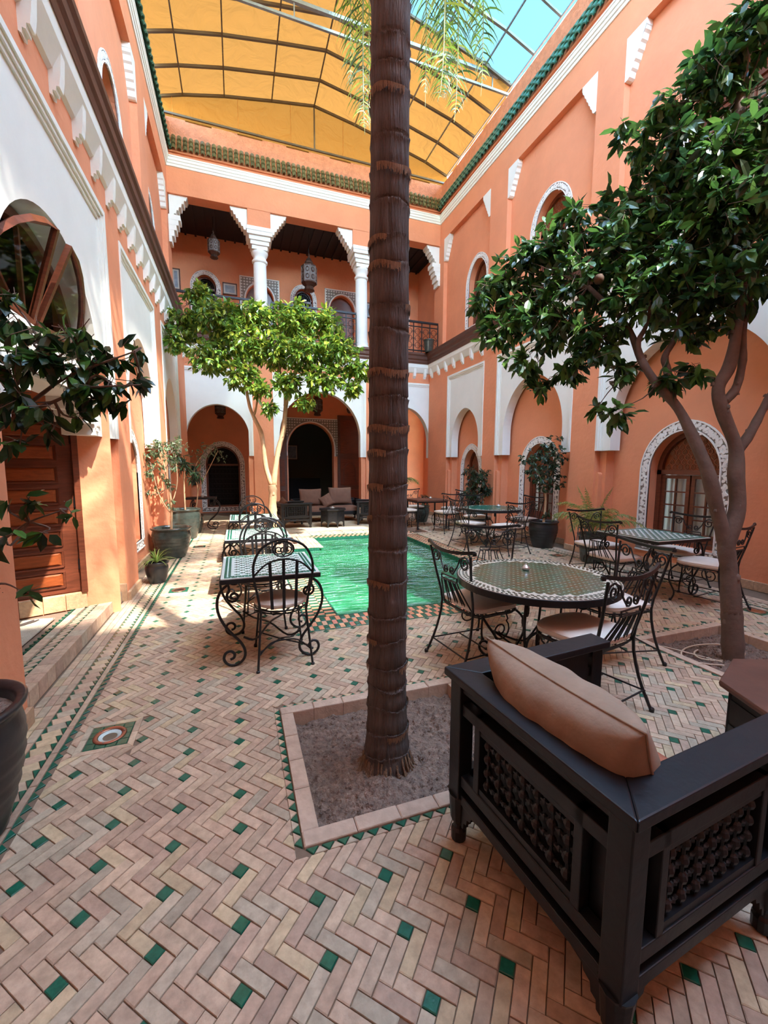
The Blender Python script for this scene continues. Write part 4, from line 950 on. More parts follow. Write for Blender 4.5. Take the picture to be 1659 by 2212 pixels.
TRR= [[3.65,2.16,0.88],[3.74,2.16,1.17],[3.74,2.19,1.43],[3.75,2.22,1.67],[3.66,2.28,1.94],[3.63,2.31,2.13],[3.72,2.3,2.31],[3.78,2.31,2.57],[3.83,2.34,3.01],[3.82,2.43,3.67],[3.88,2.5,4.47]]
TRR2= [[3.74,2.21,1.6],[3.86,2.19,1.78],[4.0,2.17,2.04],[4.1,2.07,2.4],[4.2,2.14,3.32]]
TRR3= [[3.67,2.29,2.02],[3.77,2.27,2.13],[3.82,2.27,2.35],[3.85,2.3,2.64],[3.97,2.31,3.15]]
TRL3= [[3.26,2.68,2.36],[3.23,2.72,2.55],[3.41,2.79,2.78],[3.5,2.82,3.3]]
FT1= [[0.64,8.28,0.3],[0.62,8.33,0.66],[0.64,8.35,0.98],[0.63,8.37,1.13]]
FTA= [[0.63,8.37,1.13],[0.53,8.45,1.47],[0.47,8.54,2.1],[0.35,8.62,2.42],[0.27,8.68,2.64],[0.2,8.75,3.09],[0.13,8.85,3.72]]
FTB= [[0.65,8.37,1.11],[0.75,8.4,1.74],[0.87,8.41,2.19],[0.93,8.45,2.65],[1.0,8.45,2.92],[1.15,8.45,3.37],[1.34,8.45,3.91]]
FTC= [[0.91,8.44,2.55],[0.92,8.48,2.91],[0.85,8.56,3.36],[0.82,8.63,3.9]]
FTD= [[0.33,8.63,2.46],[0.4,8.64,2.73],[0.46,8.69,3.36]]
FI1= [[-1.21,2.38,0.88],[-1.15,2.42,1.4],[-1.06,2.42,1.66],[-1.02,2.42,1.76],[-0.96,2.4,1.85],[-0.89,2.39,1.93],[-0.83,2.38,2.02]]
FI2= [[-1.02,2.41,1.74],[-0.9,2.38,1.78],[-0.75,2.34,1.89],[-0.61,2.29,1.95],[-0.43,2.24,2.02]]
FI3= [[-1.06,2.42,1.64],[-0.94,2.38,1.72],[-0.78,2.33,1.79],[-0.65,2.3,1.85],[-0.41,2.22,1.87]]
FI4= [[-1.16,2.39,1.09],[-1.04,2.35,1.15],[-0.91,2.32,1.24],[-0.75,2.27,1.3]]
FI5= [[-1.17,2.37,0.9],[-1.04,2.33,0.96],[-0.96,2.3,0.93]]
# ---------------- furniture
def balloon_chair():
    t=thing('bistro_chair','','chair')
    for sx in (-1,1):
        m=MB(); m.tube([(sx*.2,-.25,0),(sx*.165,-.19,.42)],.0085,6); m.lathe([(.014,0),(.014,.012),(.008,.016)],(sx*.2,-.25,0),8); m.build('leg',m_iron,t)
        m=MB(); m.tube([(sx*.155,.14,.42),(sx*.17,.19,.2),(sx*.19,.22,0)],.0085,6,3); m.lathe([(.014,0),(.014,.02),(.008,.03)],(sx*.19,.22,0),8); m.build('leg',m_iron,t)
    m=MB(); m.tube([(-.165,-.19,.42),(-.185,-.21,.56),(-.21,-.23,.7),(-.205,-.24,.82),(-.14,-.25,.93),(0,-.255,.98),(.14,-.25,.93),(.205,-.24,.82),(.21,-.23,.7),(.185,-.21,.56),(.165,-.19,.42)],.0095,8,4); m.build('back_hoop',m_iron,t)
    m=MB(); m.tube([(-.208,-.235,.72),(-.12,-.237,.8),(0,-.24,.83),(.12,-.237,.8),(.208,-.235,.72)],.007,6,4); m.build('arch_bar',m_iron,t)
    m=MB()
    m.tube([(.075*math.cos(a*PI/8),-.248,.905+.055*math.sin(a*PI/8)) for a in range(16)],.006,5,1,closed=True)
    for sx in (-1,1): m.tube([(0,-.248,.855)]+[(sx*p,-.248,q) for p,q in spiral(.033,.9,.03,.008,-2.2,1.3,16)],.005,5)
    m.build('scrolls',m_iron,t)
    for x,zt in ((-.085,.812),(0,.83),(.085,.812)):
        m=MB(); m.hull([(x-.011,-.215,.45),(x+.011,-.215,.45),(x+.011,-.21,.45),(x-.011,-.21,.45)],[(x*1.15-.011,-.242,zt),(x*1.15+.011,-.242,zt),(x*1.15+.011,-.236,zt),(x*1.15-.011,-.236,zt)]); m.build('slat',m_iron,t)
    m=MB(); C=lambda r,z,n=24:[(r*math.cos(a*2*PI/n),r*math.sin(a*2*PI/n)-.01,z) for a in range(n)]
    m.tube(C(.2,.43),.007,6,1,closed=True); m.tube(C(.17,.4),.006,6,1,closed=True)
    for k in range(12):
        a=k*PI/6; m.tube([(.2*math.cos(a),.2*math.sin(a)-.01,.43),(.205*math.cos(a+.13),.205*math.sin(a+.13)-.01,.405),(.17*math.cos(a+.26),.17*math.sin(a+.26)-.01,.4)],.004,4)
    m.build('seat_ring',m_iron,t)
    m=MB(); m.lathe([(0,.438),(.17,.438),(.198,.45),(.203,.463),(.195,.478),(.165,.49),(0,.497)],(0,-.01,0),32,cap=False); c=m.build('cushion',m_cream,t,smooth=True)
    m=MB(); m.tube([(.2*math.cos(a*PI/16),.2*math.sin(a*PI/16)-.01,.472) for a in range(32)],.0028,4,1,closed=True); m.build('piping',m_cream,c)
    m=MB()
    m.tube([(-.185,-.225,.12),(-.1,-.2,.19),(0,-.19,.2),(.1,-.2,.19),(.185,-.225,.12)],.006,5,3)
    m.tube([(-.18,.2,.14),(-.08,.1,.13),(0,0,.13),(.1,-.1,.13),(.185,-.225,.14)],.006,5,3); m.tube([(.18,.2,.14),(.1,.05,.12),(0,.02,.13),(-.1,-.1,.13),(-.185,-.225,.14)],.006,5,3)
    m.build('stretcher',m_iron,t)
    for sx in (-1,1):
        m=MB(); m.tube([(sx*.16,-.1,.4)]+[(sx*(.16+.045*math.cos(a)*1),-.02+ .05*math.sin(a)*1.2,.36+.02*math.cos(a)) for a in [k*.5 for k in range(10)]],.005,4); m.build('seat_scroll',m_iron,t)
    return t
def scroll_chair():
    t=thing('scroll_chair','','chair')
    for sx in (-1,1):
        m=MB(); m.tube([(sx*.235,-.33,0),(sx*.215,-.25,.2),(sx*.2,-.21,.44),(sx*.225,-.25,.66),(sx*.26,-.29,.88)],.0095,6,3); m.lathe([(.015,0),(.016,.02),(.009,.028)],(sx*.235,-.33,0),8); m.build('rear_post',m_iron,t)
        m=MB(); m.tube([(sx*.19,.18,.43),(sx*.235,.235,.36),(sx*.24,.24,.24),(sx*.2,.2,.1),(sx*.215,.225,0)],.009,6,4); m.lathe([(.015,0),(.016,.02),(.009,.028)],(sx*.215,.225,0),8); m.build('leg',m_iron,t)
        m=MB(); S=[(sx*.255,-.285,.85)]+[(sx*p,-.283,q) for p,q in ((.23,.862),(.19,.862))]
        sc=spiral(.185,.81,.052,.012,PI/2,1.45,20); S=[(sx*p,-.283,q) for p,q in sc]; m.tube(S,.0065,5)
        m.tube([(sx*.185,-.283,.862),(sx*.225,-.283,.85),(sx*.245,-.283,.82)],.0065,5,3)
        m.tube([(sx*.185,-.283,.862),(sx*.13,-.285,.84),(sx*.1,-.288,.77),(sx*.055,-.29,.715)]+[(sx*p,-.29,q) for p,q in spiral(.04,.74,.032,.008,-1.0,-1.3,14)],.0065,5,1); m.build('scroll',m_iron,t)
        m=MB(); m.tube([(sx*.19,.1,.42),(sx*.2,.12,.36)]+[(sx*.205,p,q) for p,q in spiral(.05,.28,.085,.015,.9,-1.6,24)],.0065,5); m.build('side_scroll',m_iron,t)
    m=MB(); n=12; P=[]
    for i in range(n+1):
        x=-.29+.58*i/n; k=(x/.29)**2; y=-.33+.045*k; z=.875+.03*k; P.append((x,y,z))
    vs=[]
    for x,y,z in P: vs+=[(x,y-.006,z-.002),(x,y+.012,z-.004),(x,y+.014,z+.018),(x,y-.004,z+.022)]
    m.add(vs,[(4*i+e,4*i+(e+1)%4,4*i+4+(e+1)%4,4*i+4+e) for i in range(n) for e in range(4)]+[(0,1,2,3),(4*n+3,4*n+2,4*n+1,4*n)])
    for sx in (-1,1): m.lathe([(0,-.014),(.014,-.012),(.016,0),(.014,.012),(0,.014)],(sx*.29,-.28,.905),8,cap=False)
    m.build('top_rail',m_iron,t)
    m=MB(); m.tube([(-.1,-.285,.66),(-.1,-.285,.685),(.1,-.285,.685),(.1,-.285,.66),(.1,-.285,.655),(-.1,-.285,.655)],.006,5,1,closed=True); m.build('short_rail',m_iron,t)
    for k in range(4):
        a=-.15+.1*k-.033; b=a+.066; ta,tb=a*.6,b*.6; tm=(ta+tb)/2
        m=MB(); m.tube([(a,-.2,.44),(ta,-.275,.62),(ta+.006,-.28,.645),(tm,-.282,.654),(tb-.006,-.28,.645),(tb,-.275,.62),(b,-.2,.44)],.006,5,2); m.build('hairpin_slat',m_iron,t)
    D=[(-.2,-.2),(.2,-.2),(.235,.0),(.23,.16),(.12,.225),(0,.235),(-.12,.225),(-.23,.16),(-.235,0)]
    DS=[tuple(v)[:2] for v in smooth_path([(x,y,0) for x,y in D]+[(D[0][0],D[0][1],0)],4)][:-1]
    m=MB(); m.tube([(x,y,.43) for x,y in DS],.0075,5,1,closed=True); m.tube([(x*.93,y*.93,.41) for x,y in DS],.005,4,1,closed=True); 
    for y in (-.1,0,.1): m.tube([(-.23,y,.428),(.23,y,.428)],.005,4)
    for k in range(0,len(DS),2): m.tube([(DS[k][0],DS[k][1],.43),(DS[k][0]*.93,DS[k][1]*.93,.41)],.004,4)
    m.build('seat_frame',m_iron,t)
    m=MB(); rings=[(.90,.436),(1.0,.448),(1.02,.465),(.98,.482),(.8,.492),(.4,.497)]; n=len(DS); vs=[(x*k,y*k,z) for k,z in rings for x,y in DS]+[(0,0,.499)]
    m.add(vs,[(r*n+i,r*n+(i+1)%n,(r+1)*n+(i+1)%n,(r+1)*n+i) for r in range(5) for i in range(n)]+[(5*n+i,5*n+(i+1)%n,6*n) for i in range(n)]+[tuple(range(n))[::-1]]); c=m.build('cushion',m_cream,t,smooth=True)
    m=MB(); m.tube([(x*1.01,y*1.01,.478) for x,y in DS],.003,4,1,closed=True); m.build('piping',m_cream,c)
    m=MB()
    for sx in (-1,1): m.tube([(sx*.225,-.29,.12),(sx*.2,.2,.12)],.006,5)
    m.tube([(-.21,-.03,.12),(.21,-.03,.12)],.006,5); m.tube([(-.222,-.28,.12),(.222,-.28,.12)],.006,5); m.build('stretcher',m_iron,t)
    return t
bc=[(.29,3.27,0.02,'nearest balloon-back bistro chair at the near side of the first tiled table','balloon'),(.2,4.02,PI-.05,'balloon-back bistro chair between the first and second tiled tables, facing the first',0),(.24,4.62,.05,'balloon-back bistro chair between the first and second tiled tables, facing the second',0),
 (.22,5.75,PI,'balloon-back bistro chair behind the second tiled table, facing it',0),(.22,6.35,-.03,'balloon-back bistro chair facing the farthest small tiled table from the near side',0),(.22,7.42,PI,'balloon-back bistro chair behind the farthest small tiled table',0)]
first=balloon_chair()
for i,(x,y,rz_,l,_) in enumerate(bc):
    o=first if i==0 else copy_tree(first); o.location=(x,y,0); o.rotation_euler=(0,0,rz_); o['label']=l; o['category']='chair'; o['group']='balloon-back bistro chairs along the pool'
sfirst=scroll_chair(); used=[0]
def sc(x,y,deg,l,g):
    o=sfirst if not used[0] else copy_tree(sfirst); used[0]=1
    o.location=(x,y,0); o.rotation_euler=(0,0,math.radians(deg)); o['label']=l; o['category']='chair'; o['group']=g
g1='scroll chairs around the near round table'; g2='scroll chairs around the far round table'; g3='scroll chairs around the square table on the right'; g4='scroll chairs around the far wooden table'
# rotation: 0 faces +Y, -90 faces +X
sc(1.76,2.74,-84,'scroll-back iron chair on the pool side of the near round table',g1)
sc(2.07,2.0,12,'scroll-back iron chair directly behind the black armchair, at the near edge of the round table',g1)
sc(2.74,2.42,80,'scroll-back iron chair between the near round table and the square table',g1)
sc(2.32,3.32,160,'scroll-back iron chair beyond the near round table, its back toward the far round table',g1)
sc(4.1,6.75,-80,'scroll-back iron chair on the pool side of the far round table',g2)
sc(4.5,6.15,5,'scroll-back iron chair on the near side of the far round table',g2)
sc(4.75,7.55,175,'scroll-back iron chair beyond the far round table, before the leafy pot',g2)
sc(5.45,6.95,95,'scroll-back iron chair between the far round table and the middle window',g2)
sc(4.18,3.65,-88,'scroll-back iron chair on the left of the right square table',g3)
sc(4.62,4.3,172,'scroll-back iron chair on the far side of the right square table beside the potted palm',g3)
sc(5.22,3.65,92,'scroll-back iron chair between the right square table and the curtained window',g3)
sc(4.85,3.05,8,'scroll-back iron chair behind the trunk of the right orange tree',g3)
sc(4.55,8.55,3,'scroll-back iron chair on the near side of the far wooden table',g4)
sc(5.1,9.3,92,'scroll-back iron chair on the wall side of the far wooden table',g4)
sc(3.85,9.25,-90,'scroll-back iron chair behind the palm trunk at the far wooden table',g4)
sc(4.35,10.0,180,'scroll-back iron chair on the far side of the far wooden table',g4)
def scroll_leg(H,flip=1):
    m=MB(); k=H/.68
    top=spiral(-.03,.56,.012,.055,.5,1.2,16)
    P=[(x,z) for x,z in top]
    P=[(-.01,.66),(.05,.62),(.08,.55),(.088,.47),(.06,.37),(0,.28),(-.07,.2),(-.105,.12),(-.09,.05),(-.04,.012),(.02,.012)]
    return P
def iron_leg(name,fr,H,parent):
    k=H/.68; m=MB()
    m.tube([fr(x,z*k) for x,z in [(0,.68),(0,.645)]],.011,6)
    # outer sweep
    m.tube([fr(x,z*k) for x,z in [(-.062,.54),(-.045,.515),(-.02,.53),(-.015,.565),(-.045,.6),(-.09,.59),(-.105,.54),(-.08,.49),(-.03,.475)][::-1]],.009,6,3) if False else None
    m.tube([fr(x,z*k) for x,z in [(-.045,.56),(-.05,.535),(-.03,.52),(-.012,.545),(-.02,.585),(-.055,.605),(-.09,.575),(-.085,.52),(-.045,.49)]],.0085,6,3) if False else None
    S=[(p,q) for p,q in spiral(-.035,.555,.012,.05,-1.2,1.35,18)]
    m.tube([fr(x,z*k) for x,z in S],.0095,6)
    m.tube([fr(x,z*k) for x,z in [S[-1],(0,.645),(.045,.61),(.075,.54),(.075,.45),(.04,.35),(-.02,.26),(-.075,.19),(-.105,.12),(-.1,.06),(-.06,.018),(-.01,.01),(.03,.035),(.045,.075),(.03,.115),(-.005,.125),(-.03,.1),(-.025,.07),(0,.06)]],.0105,6,3)
    m.build(name,m_iron,parent)
def small_table(x,y,l,sx=.36,sy=.4,H=.66,mw=None,mg=None,n=(14,15),rz_=0,legins=.06):
    t=thing('tiled_table',l,'table',(x,y,0),rz_,'small green and white tiled tables along the pool')
    m=MB(); m.box(-sx,sx,-sy,sy,H,H+.034); m.build('rim',m_iron,t,bevel=.003)
    m=MB(); m.box(-sx+.006,sx-.006,-sy+.006,sy-.006,H+.03,H+.04); m.build('white_tiles',m_tilew,t)
    m=MB(); z0,z1=H+.038,H+.0425
    # border rows of narrow green tiles
    for k in range(2):
        e=.028+k*.028
        for (a,b,c,d,ax) in ((-sx+e,sx-e,-sy+e,-sy+e+.018,0),(-sx+e,sx-e,sy-e-.018,sy-e,0),(-sx+e,-sx+e+.018,-sy+e+.02,sy-e-.02,1),(sx-e-.018,sx-e,-sy+e+.02,sy-e-.02,1)):
            L=(b-a) if ax==0 else d-c; q=max(1,int(L/.045))
            for i in range(q):
                P=[(a+L*i/q+.002,c),(a+L*(i+1)/q-.002,c),(a+L*(i+1)/q-.002,d),(a+L*i/q+.002,d)] if ax==0 else [(a,c+L*i/q+.002),(b,c+L*i/q+.002),(b,c+L*(i+1)/q-.002),(a,c+L*(i+1)/q-.002)]
                m.tile(P,z0,z1,.0008)
    ix,iy=sx-.095,sy-.095; nx,ny=n
    for i in range(nx):
        for j in range(ny):
            cx=-ix+2*ix*(i+.5)/nx; cy_=-iy+2*iy*(j+.5)/ny; a=ix/nx*.95; b=iy/ny*.95
            if (i+j)%2: continue
            m.tile([(cx-a,cy_),(cx-a*.25,cy_-b*.35),(cx,cy_-b),(cx+a*.25,cy_-b*.35),(cx+a,cy_),(cx+a*.25,cy_+b*.35),(cx,cy_+b),(cx-a*.25,cy_+b*.35)],z0,z1,.0006)
            m.tile([(cx+a*1.05,cy_-b*.62),(cx+a*1.4,cy_),(cx+a*1.05,cy_+b*.62),(cx+a*.7,cy_)],z0,z1,.0006)
    o=m.build('green_tiles',m_tileg,t,recalc=False); o['kind']='stuff'
    for ex in (-1,1):
        for ey in (-1,1): iron_leg('leg',lambda u,z,ex=ex,ey=ey:(ex*(sx-.05+u),ey*(sy-.1),z),H,t)
    m=MB()
    for ey in (-1,1): m.tube([(-sx+.15,ey*(sy-.1),.22),(-.12,ey*(sy-.1)*.8,.17),(0,0,.2),(.12,ey*(sy-.1)*-.8,.17),(sx-.15,-ey*(sy-.1),.22)],.0085,6,4)
    m.build('stretcher',m_iron,t)
    return t
small_table(.215,3.48,'first green and white tiled iron table, nearest on the left of the pool')
small_table(.2,5.15,'second green and white tiled iron table, in full sun between the bistro chairs')
small_table(.22,6.86,'farthest green and white tiled iron table on the left of the pool')
def leg_rad(t,r,H,n,a0=0):
    for k in range(n):
        a=a0+2*PI*k/n; iron_leg('leg',lambda u,z,a=a:((r+u)*math.cos(a),(r+u)*math.sin(a),z),H,t)
    m=MB(); 
    for k in range(n):
        a=a0+2*PI*k/n; b=a+2*PI/n; m.tube([((r-.06)*math.cos(a),(r-.06)*math.sin(a),.22),(.12*math.cos((a+b)/2),.12*math.sin((a+b)/2),.15),((r-.06)*math.cos(b),(r-.06)*math.sin(b),.22)],.008,6,4)
    m.build('stretcher',m_iron,t)
def round_table(x,y,R,H,l,mg,attr):
    t=thing('round_table',l,'table',(x,y,0),0.15)
    m=MB(); m.lathe([(R-.03,H-.01),(R,H-.01),(R,H+.034),(R-.006,H+.036),(0,H+.036)],n=64,cap=False); m.build('rim',m_iron,t)
    m=MB(); m.lathe([(R-.007,H+.03),(R-.007,H+.039),(0,H+.039)],n=64,cap=False); m.build('cream_tiles',m_tilec,t)
    rr=random.Random(3); m=MB(); z0,z1=H+.037,H+.0415
    g=.044; n=int(R/g)+2
    for i in range(-n,n+1):
        for j in range(-n,n+1):
            cx,cyy=i*g,j*g
            if math.hypot(cx,cyy)>R-.115: 
                continue
            k=rr.random(); m.cur=tuple(v for v in lin(((52,84,62),(92,84,56),(64,92,66),(80,76,50))[int(k*4)])) if attr else tuple(lin((30,100,84)))
            a=g*.485; c=g*.2
            m.tile([(cx-a,cyy-a+c),(cx-a+c,cyy-a),(cx+a-c,cyy-a),(cx+a,cyy-a+c),(cx+a,cyy+a-c),(cx+a-c,cyy+a),(cx-a+c,cyy+a),(cx-a,cyy+a-c)],z0,z1,.0007)
    for (r0_,r1_,q,ph) in ((R-.078,R-.062,84,0),(R-.055,R-.039,84,.5),(R-.026,R-.012,110,0)):
        for k in range(q):
            a=2*PI*(k+ph)/q; b=a+2*PI/q*.5; m.cur=lin((52,66,52)) if attr else lin((24,76,66))
            m.tile([(r0_*math.cos(a),r0_*math.sin(a)),(r1_*math.cos(a+.01),r1_*math.sin(a+.01)),(r1_*math.cos(b+.01),r1_*math.sin(b+.01)),(r0_*math.cos(b),r0_*math.sin(b))],z0,z1,.0005)
    o=m.build('glazed_tiles',m_tileo,t); o['kind']='stuff'
    leg_rad(t,R*.62,H,4,.6); return t
round_table(2.06,2.46,.575,.66,'near round table with olive and cream tiled top behind the black armchair',None,True)
round_table(4.62,6.85,.56,.68,'far round table with green tiled top beside the pool',None,False)
t=small_table(4.72,3.62,'square tiled iron table on the right in front of the curtained window',.42,.42,.66,n=(16,16)); del t['group']
t=thing('wooden_table','plain brown square table with dark legs far behind the pool','table',(4.4,9.3,0))
m=MB(); m.box(-.42,.42,-.36,.36,.67,.71); m.build('tabletop',m_wood,t,bevel=.004)
for ex in (-1,1):
    for ey in (-1,1): m=MB(); m.box(ex*.38-.015,ex*.38+.015,ey*.32-.015,ey*.32+.015,0,.67); m.build('leg',m_iron,t)
m=MB(); m.box(-.4,.4,-.34,.34,.64,.67); m.build('apron',m_iron,t)
def ashtray(x,y,z,l,s=1):
    t=thing('ashtray',l,'ashtray',(x,y,z)); m=MB(); m.lathe([(.022*s,0),(.03*s,.006),(.034*s,.018),(.026*s,.03),(.012*s,.032),(.0,.02)],n=18,cap=False); m.build('bowl',m_silver,t,smooth=True)
    m=MB(); m.lathe([(.026*s,.028),(.018*s,.04),(.005*s,.046),(.006*s,.052),(0,.056)],n=14,cap=False); m.build('lid',m_silver,t,smooth=True)
ashtray(2.1,2.62,.7015,'small silver lidded ashtray on the near round table',.9); ashtray(4.85,6.95,.7215,'small silver lidded ashtray on the far round table',1.3); ashtray(4.55,9.4,.71,'small ashtray on the plain wooden table',1.2)
t=thing('console_table','narrow wall table with scrolled iron legs by the far grille window','table',(-.8,10.75,0)); m=MB(); m.box(-.36,.3,-.22,.22,.72,.76); m.build('tabletop',m_iron,t); 
for ey in (-1,1): iron_leg('leg',lambda u,z,ey=ey:(.25+u*1.5,ey*.18,z),.72,t)
for ey in (-1,1): iron_leg('leg',lambda u,z,ey=ey:(-.22-u*.6,ey*.18,z),.72,t)
m=MB(); m.lathe([(.0,0),(.03,0),(.04,.09),(.036,.09),(.03,.01),(0,.01)],(-.8,10.7,.76),16,cap=False); o=m.build('white_cup',m_tilew,smooth=True); tag(o,'small white cup on the scrolled wall table','cup')
# pillow mesh
def pillow(name,w,h,th,mt,label,loc,rot,seed=1,n=22,cat='cushion',corner=.12):
    rr=random.Random(seed); vs=[]; 
    from mathutils import noise as NZ
    for side in (1,-1):
        for i in range(n+1):
            for j in range(n+1):
                u=-1+2*i/n; v=-1+2*j/n; 
                e=max(0,(1-u*u))**.42*max(0,(1-v*v))**.42
                px=u*w/2*(1-corner*(1-v*v)*.0-corner*.5*(v*v<0)); pinch=1-.07*(1-abs(v)**2)*abs(u)**3; pz=1-.07*(1-abs(u)**2)*abs(v)**3
                wr=.10*NZ.noise(Vector((u*2.2+seed,v*1.1,side)))+.05*NZ.noise(Vector((u*6+seed,v*2.5,side*2)))
                y=side*th/2*e*(1+wr*1.6)
                vs.append((u*w/2*pinch,y,v*h/2*pz))
    m_=(n+1)**2; fs=[]
    for i in range(n):
        for j in range(n):
            a=i*(n+1)+j; fs.append((a,a+n+1,a+n+2,a+1)); b=a+m_; fs.append((b,b+1,b+n+2,b+n+1))
    m=MB(); m.add(vs,fs); me=m.mesh(name,True,False)
    bm=bmesh.new(); bm.from_mesh(me); bmesh.ops.remove_doubles(bm,verts=bm.verts,dist=.0004); bmesh.ops.recalc_face_normals(bm,faces=bm.faces); bm.to_mesh(me); bm.free()
    for p in me.polygons: p.use_smooth=True
    me.materials.append(mt); o=bpy.data.objects.new(name,me); link(o); o.location=loc; o.rotation_euler=rot
    tag(o,label,cat)
    E=[(-w/2*.995,0,v*h/2) for v in (-1,0,1)]; 
    pts=[]; 
    for k in range(40):
        a=k/40*4; sgm=int(a); f=-1+2*(a-sgm); u,v=[(f,-1),(1,f),(-f,1),(-1,-f)][sgm]
        pts.append((u*w/2*(1-.07*(1-v*v)*abs(u)**3),0,v*h/2*(1-.07*(1-u*u)*abs(v)**3)))
    m=MB(); m.tube(pts,.004,5,1,closed=True); m.build('piping',mt,o,smooth=True)
    return o
def armchair(loc,rz_,label,w=.76,dp=.80,h=.72,seatmat=None,detail=True,kind='armchair',nseat=1,sofa=False):
    """local: faces +Y, back at y=-dp/2"""
    t=thing(kind,label,'sofa' if sofa else 'armchair',loc,rz_); B=.004; hx,hy=w/2,dp/2; P=.065
    for ex in (-1,1):
        for ey in (-1,1):
            x,y=ex*(hx-P/2),ey*(hy-P/2); m=MB(); m.box(x-P/2,x+P/2,y-P/2,y+P/2,.2,h-.03)
            m.build('post',m_black,t,bevel=B)
            m=MB(); m.lathe([(.022,0),(.03,.008),(.031,.05),(.022,.06),(.021,.075),(.034,.1),(.042,.2),(.045,.21)],(x,y,0),4 if False else 12); m.build('leg',m_black,t,smooth=False)
    rw=.105
    # mitred top rails
    def rail(A): m=MB(); m.hull([(x,y,h-.032) for x,y in A],[(x,y,h) for x,y in A]); m.build('top_rail',m_black,t,bevel=.005)
    o_=.02
    rail([(-hx-o_,-hy-o_),(hx+o_,-hy-o_),(hx+o_-rw,-hy-o_+rw),(-hx-o_+rw,-hy-o_+rw)])
    for ex in (-1,1): rail([(ex*(hx+o_),-hy-o_),(ex*(hx+o_),hy+o_),(ex*(hx+o_-rw),hy+o_),(ex*(hx+o_-rw),-hy-o_+rw)])
    def side(fr,L,bsg=1):
        # L: clear length between posts along s
        a=-L/2; b=L/2
        m=MB()
        def bar(s0,s1,z0,z1,d=.02): m.prism([(s0,z0),(s1,z0),(s1,z1),(s0,z1)],fr,-d,d)
        bar(a,b,h-.075,h-.03); bar(a,b,.555,.60); bar(a,b,.26,.305); bar(a,b,.185,.225)
        for s in (a+.075,b-.075-.03): bar(s,s+.03,.305,.6)
        m.build('panel_frame',m_black,t,bevel=.003)
        m=MB(); 
        # scalloped apron brackets
        for e,sg in ((a,1),(b,-1)):
            m.prism([(e,.19),(e,.08),(e+sg*.012,.085),(e+sg*.014,.11),(e+sg*.03,.115),(e+sg*.034,.14),(e+sg*.055,.148),(e+sg*.06,.165),(e+sg*.1,.175),(e+sg*.11,.19)],fr,-.012,.012)
        m.build('apron_bracket',m_black,t)
        if detail:
            m=MB(); s0=a+.105; s1=b-.105; z0,z1=.33,.535; m.prism([(s0,z0-.025),(s1,z0-.025),(s1,z0),(s0,z0)],fr,-.015,.015); m.prism([(s0,z1),(s1,z1),(s1,z1+.02),(s0,z1+.02)],fr,-.015,.015)
            nx=max(3,round((s1-s0)/.062)); nz=4
            for i in range(nx):
                s=s0+(s1-s0)*(i+.5)/nx; m.tube([fr(s,z0-.01,0),fr(s,z1+.01,0)],.0055,5)
                for j in range(nz):
                    z=z0+(z1-z0)*(j+.5)/nz; r=.0165
                    if i<nx-1: m.tube([fr(s+.012,z,0),fr(s0+(s1-s0)*(i+1.5)/nx-.012,z,0)],.006,5); 
                    c=fr(s,z,0); m.lathe([(.004,-r*1.1),(r*.75,-r*.7),(r,0),(r*.75,r*.7),(.004,r*1.1)],c,8,cap=False)
                    if i<nx-1 and j<nz: 
                        c=fr((s+s0+(s1-s0)*(i+1.5)/nx)/2,z,0); m.lathe([(.003,-.009),(.009,-.005),(.009,.005),(.003,.009)],c,6,cap=False)
            o=m.build('beaded_lattice',m_black,t,smooth=False)
            m=MB(); m.prism([(a+.03,.23),(b-.03,.23),(b-.03,h-.035),(a+.03,h-.035)],fr,.024*bsg,.032*bsg); m.build('shade_backing',m_black,t)  # black sheet added to stand for deep shade behind lattice and slots
        else:
            m=MB(); s0=a+.105; s1=b-.105
            for k in range(9): s=s0+(s1-s0)*k/8; m.tube([fr(s,.305,0),fr(s,.555,0)],.006,4)
            for k in range(5): z=.33+.05*k; m.tube([fr(s0,z,0),fr(s1,z,0)],.006,4)
            m.build('beaded_lattice',m_black,t)
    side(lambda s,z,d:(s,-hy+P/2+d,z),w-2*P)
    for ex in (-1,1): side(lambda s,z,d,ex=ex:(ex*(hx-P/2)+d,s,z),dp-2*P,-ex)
    m=MB(); m.box(-hx+P,hx-P,hy-P+.01,hy-.01,.2,.29); m.build('front_rail',m_black,t,bevel=.003)
    m=MB(); m.box(-hx+P-.01,hx-P+.01,-hy+P,hy-.03,.255,.28); m.build('seat_board',m_black,t)
    # seat cushion
    L=(w-2*P-.02)/nseat
    for k in range(nseat):
        m=MB(); cx=-hx+P+.01+L*(k+.5); a,b=L/2-.004,(dp-P-.06)/2; cy_=.02; vs=[];n=10
        for i in range(n+1):
            for j in range(n+1):
                u=-1+2*i/n; v=-1+2*j/n; e=(1-abs(u)**5)*(1-abs(v)**5); vs.append((cx+u*a,cy_+v*b,.285+.1+.035*e**.5))
        for i in range(n+1):
            for j in range(n+1):
                u=-1+2*i/n; v=-1+2*j/n; vs.append((cx+u*a,cy_+v*b,.285))
        q=(n+1)**2; fs=[(i*(n+1)+j,(i+1)*(n+1)+j,(i+1)*(n+1)+j+1,i*(n+1)+j+1) for i in range(n) for j in range(n)]
        ring=[i*(n+1) for i in range(n+1)]+[n*(n+1)+j for j in range(1,n+1)]+[i*(n+1)+n for i in range(n-1,-1,-1)]+[j for j in range(n-1,0,-1)]
        fs+=[(ring[i],ring[(i+1)%len(ring)],ring[(i+1)%len(ring)]+q,ring[i]+q) for i in range(len(ring))]
        m.add(vs,fs); m.build('seat_cushion',seatmat or m_rust,t,smooth=True)
    return t
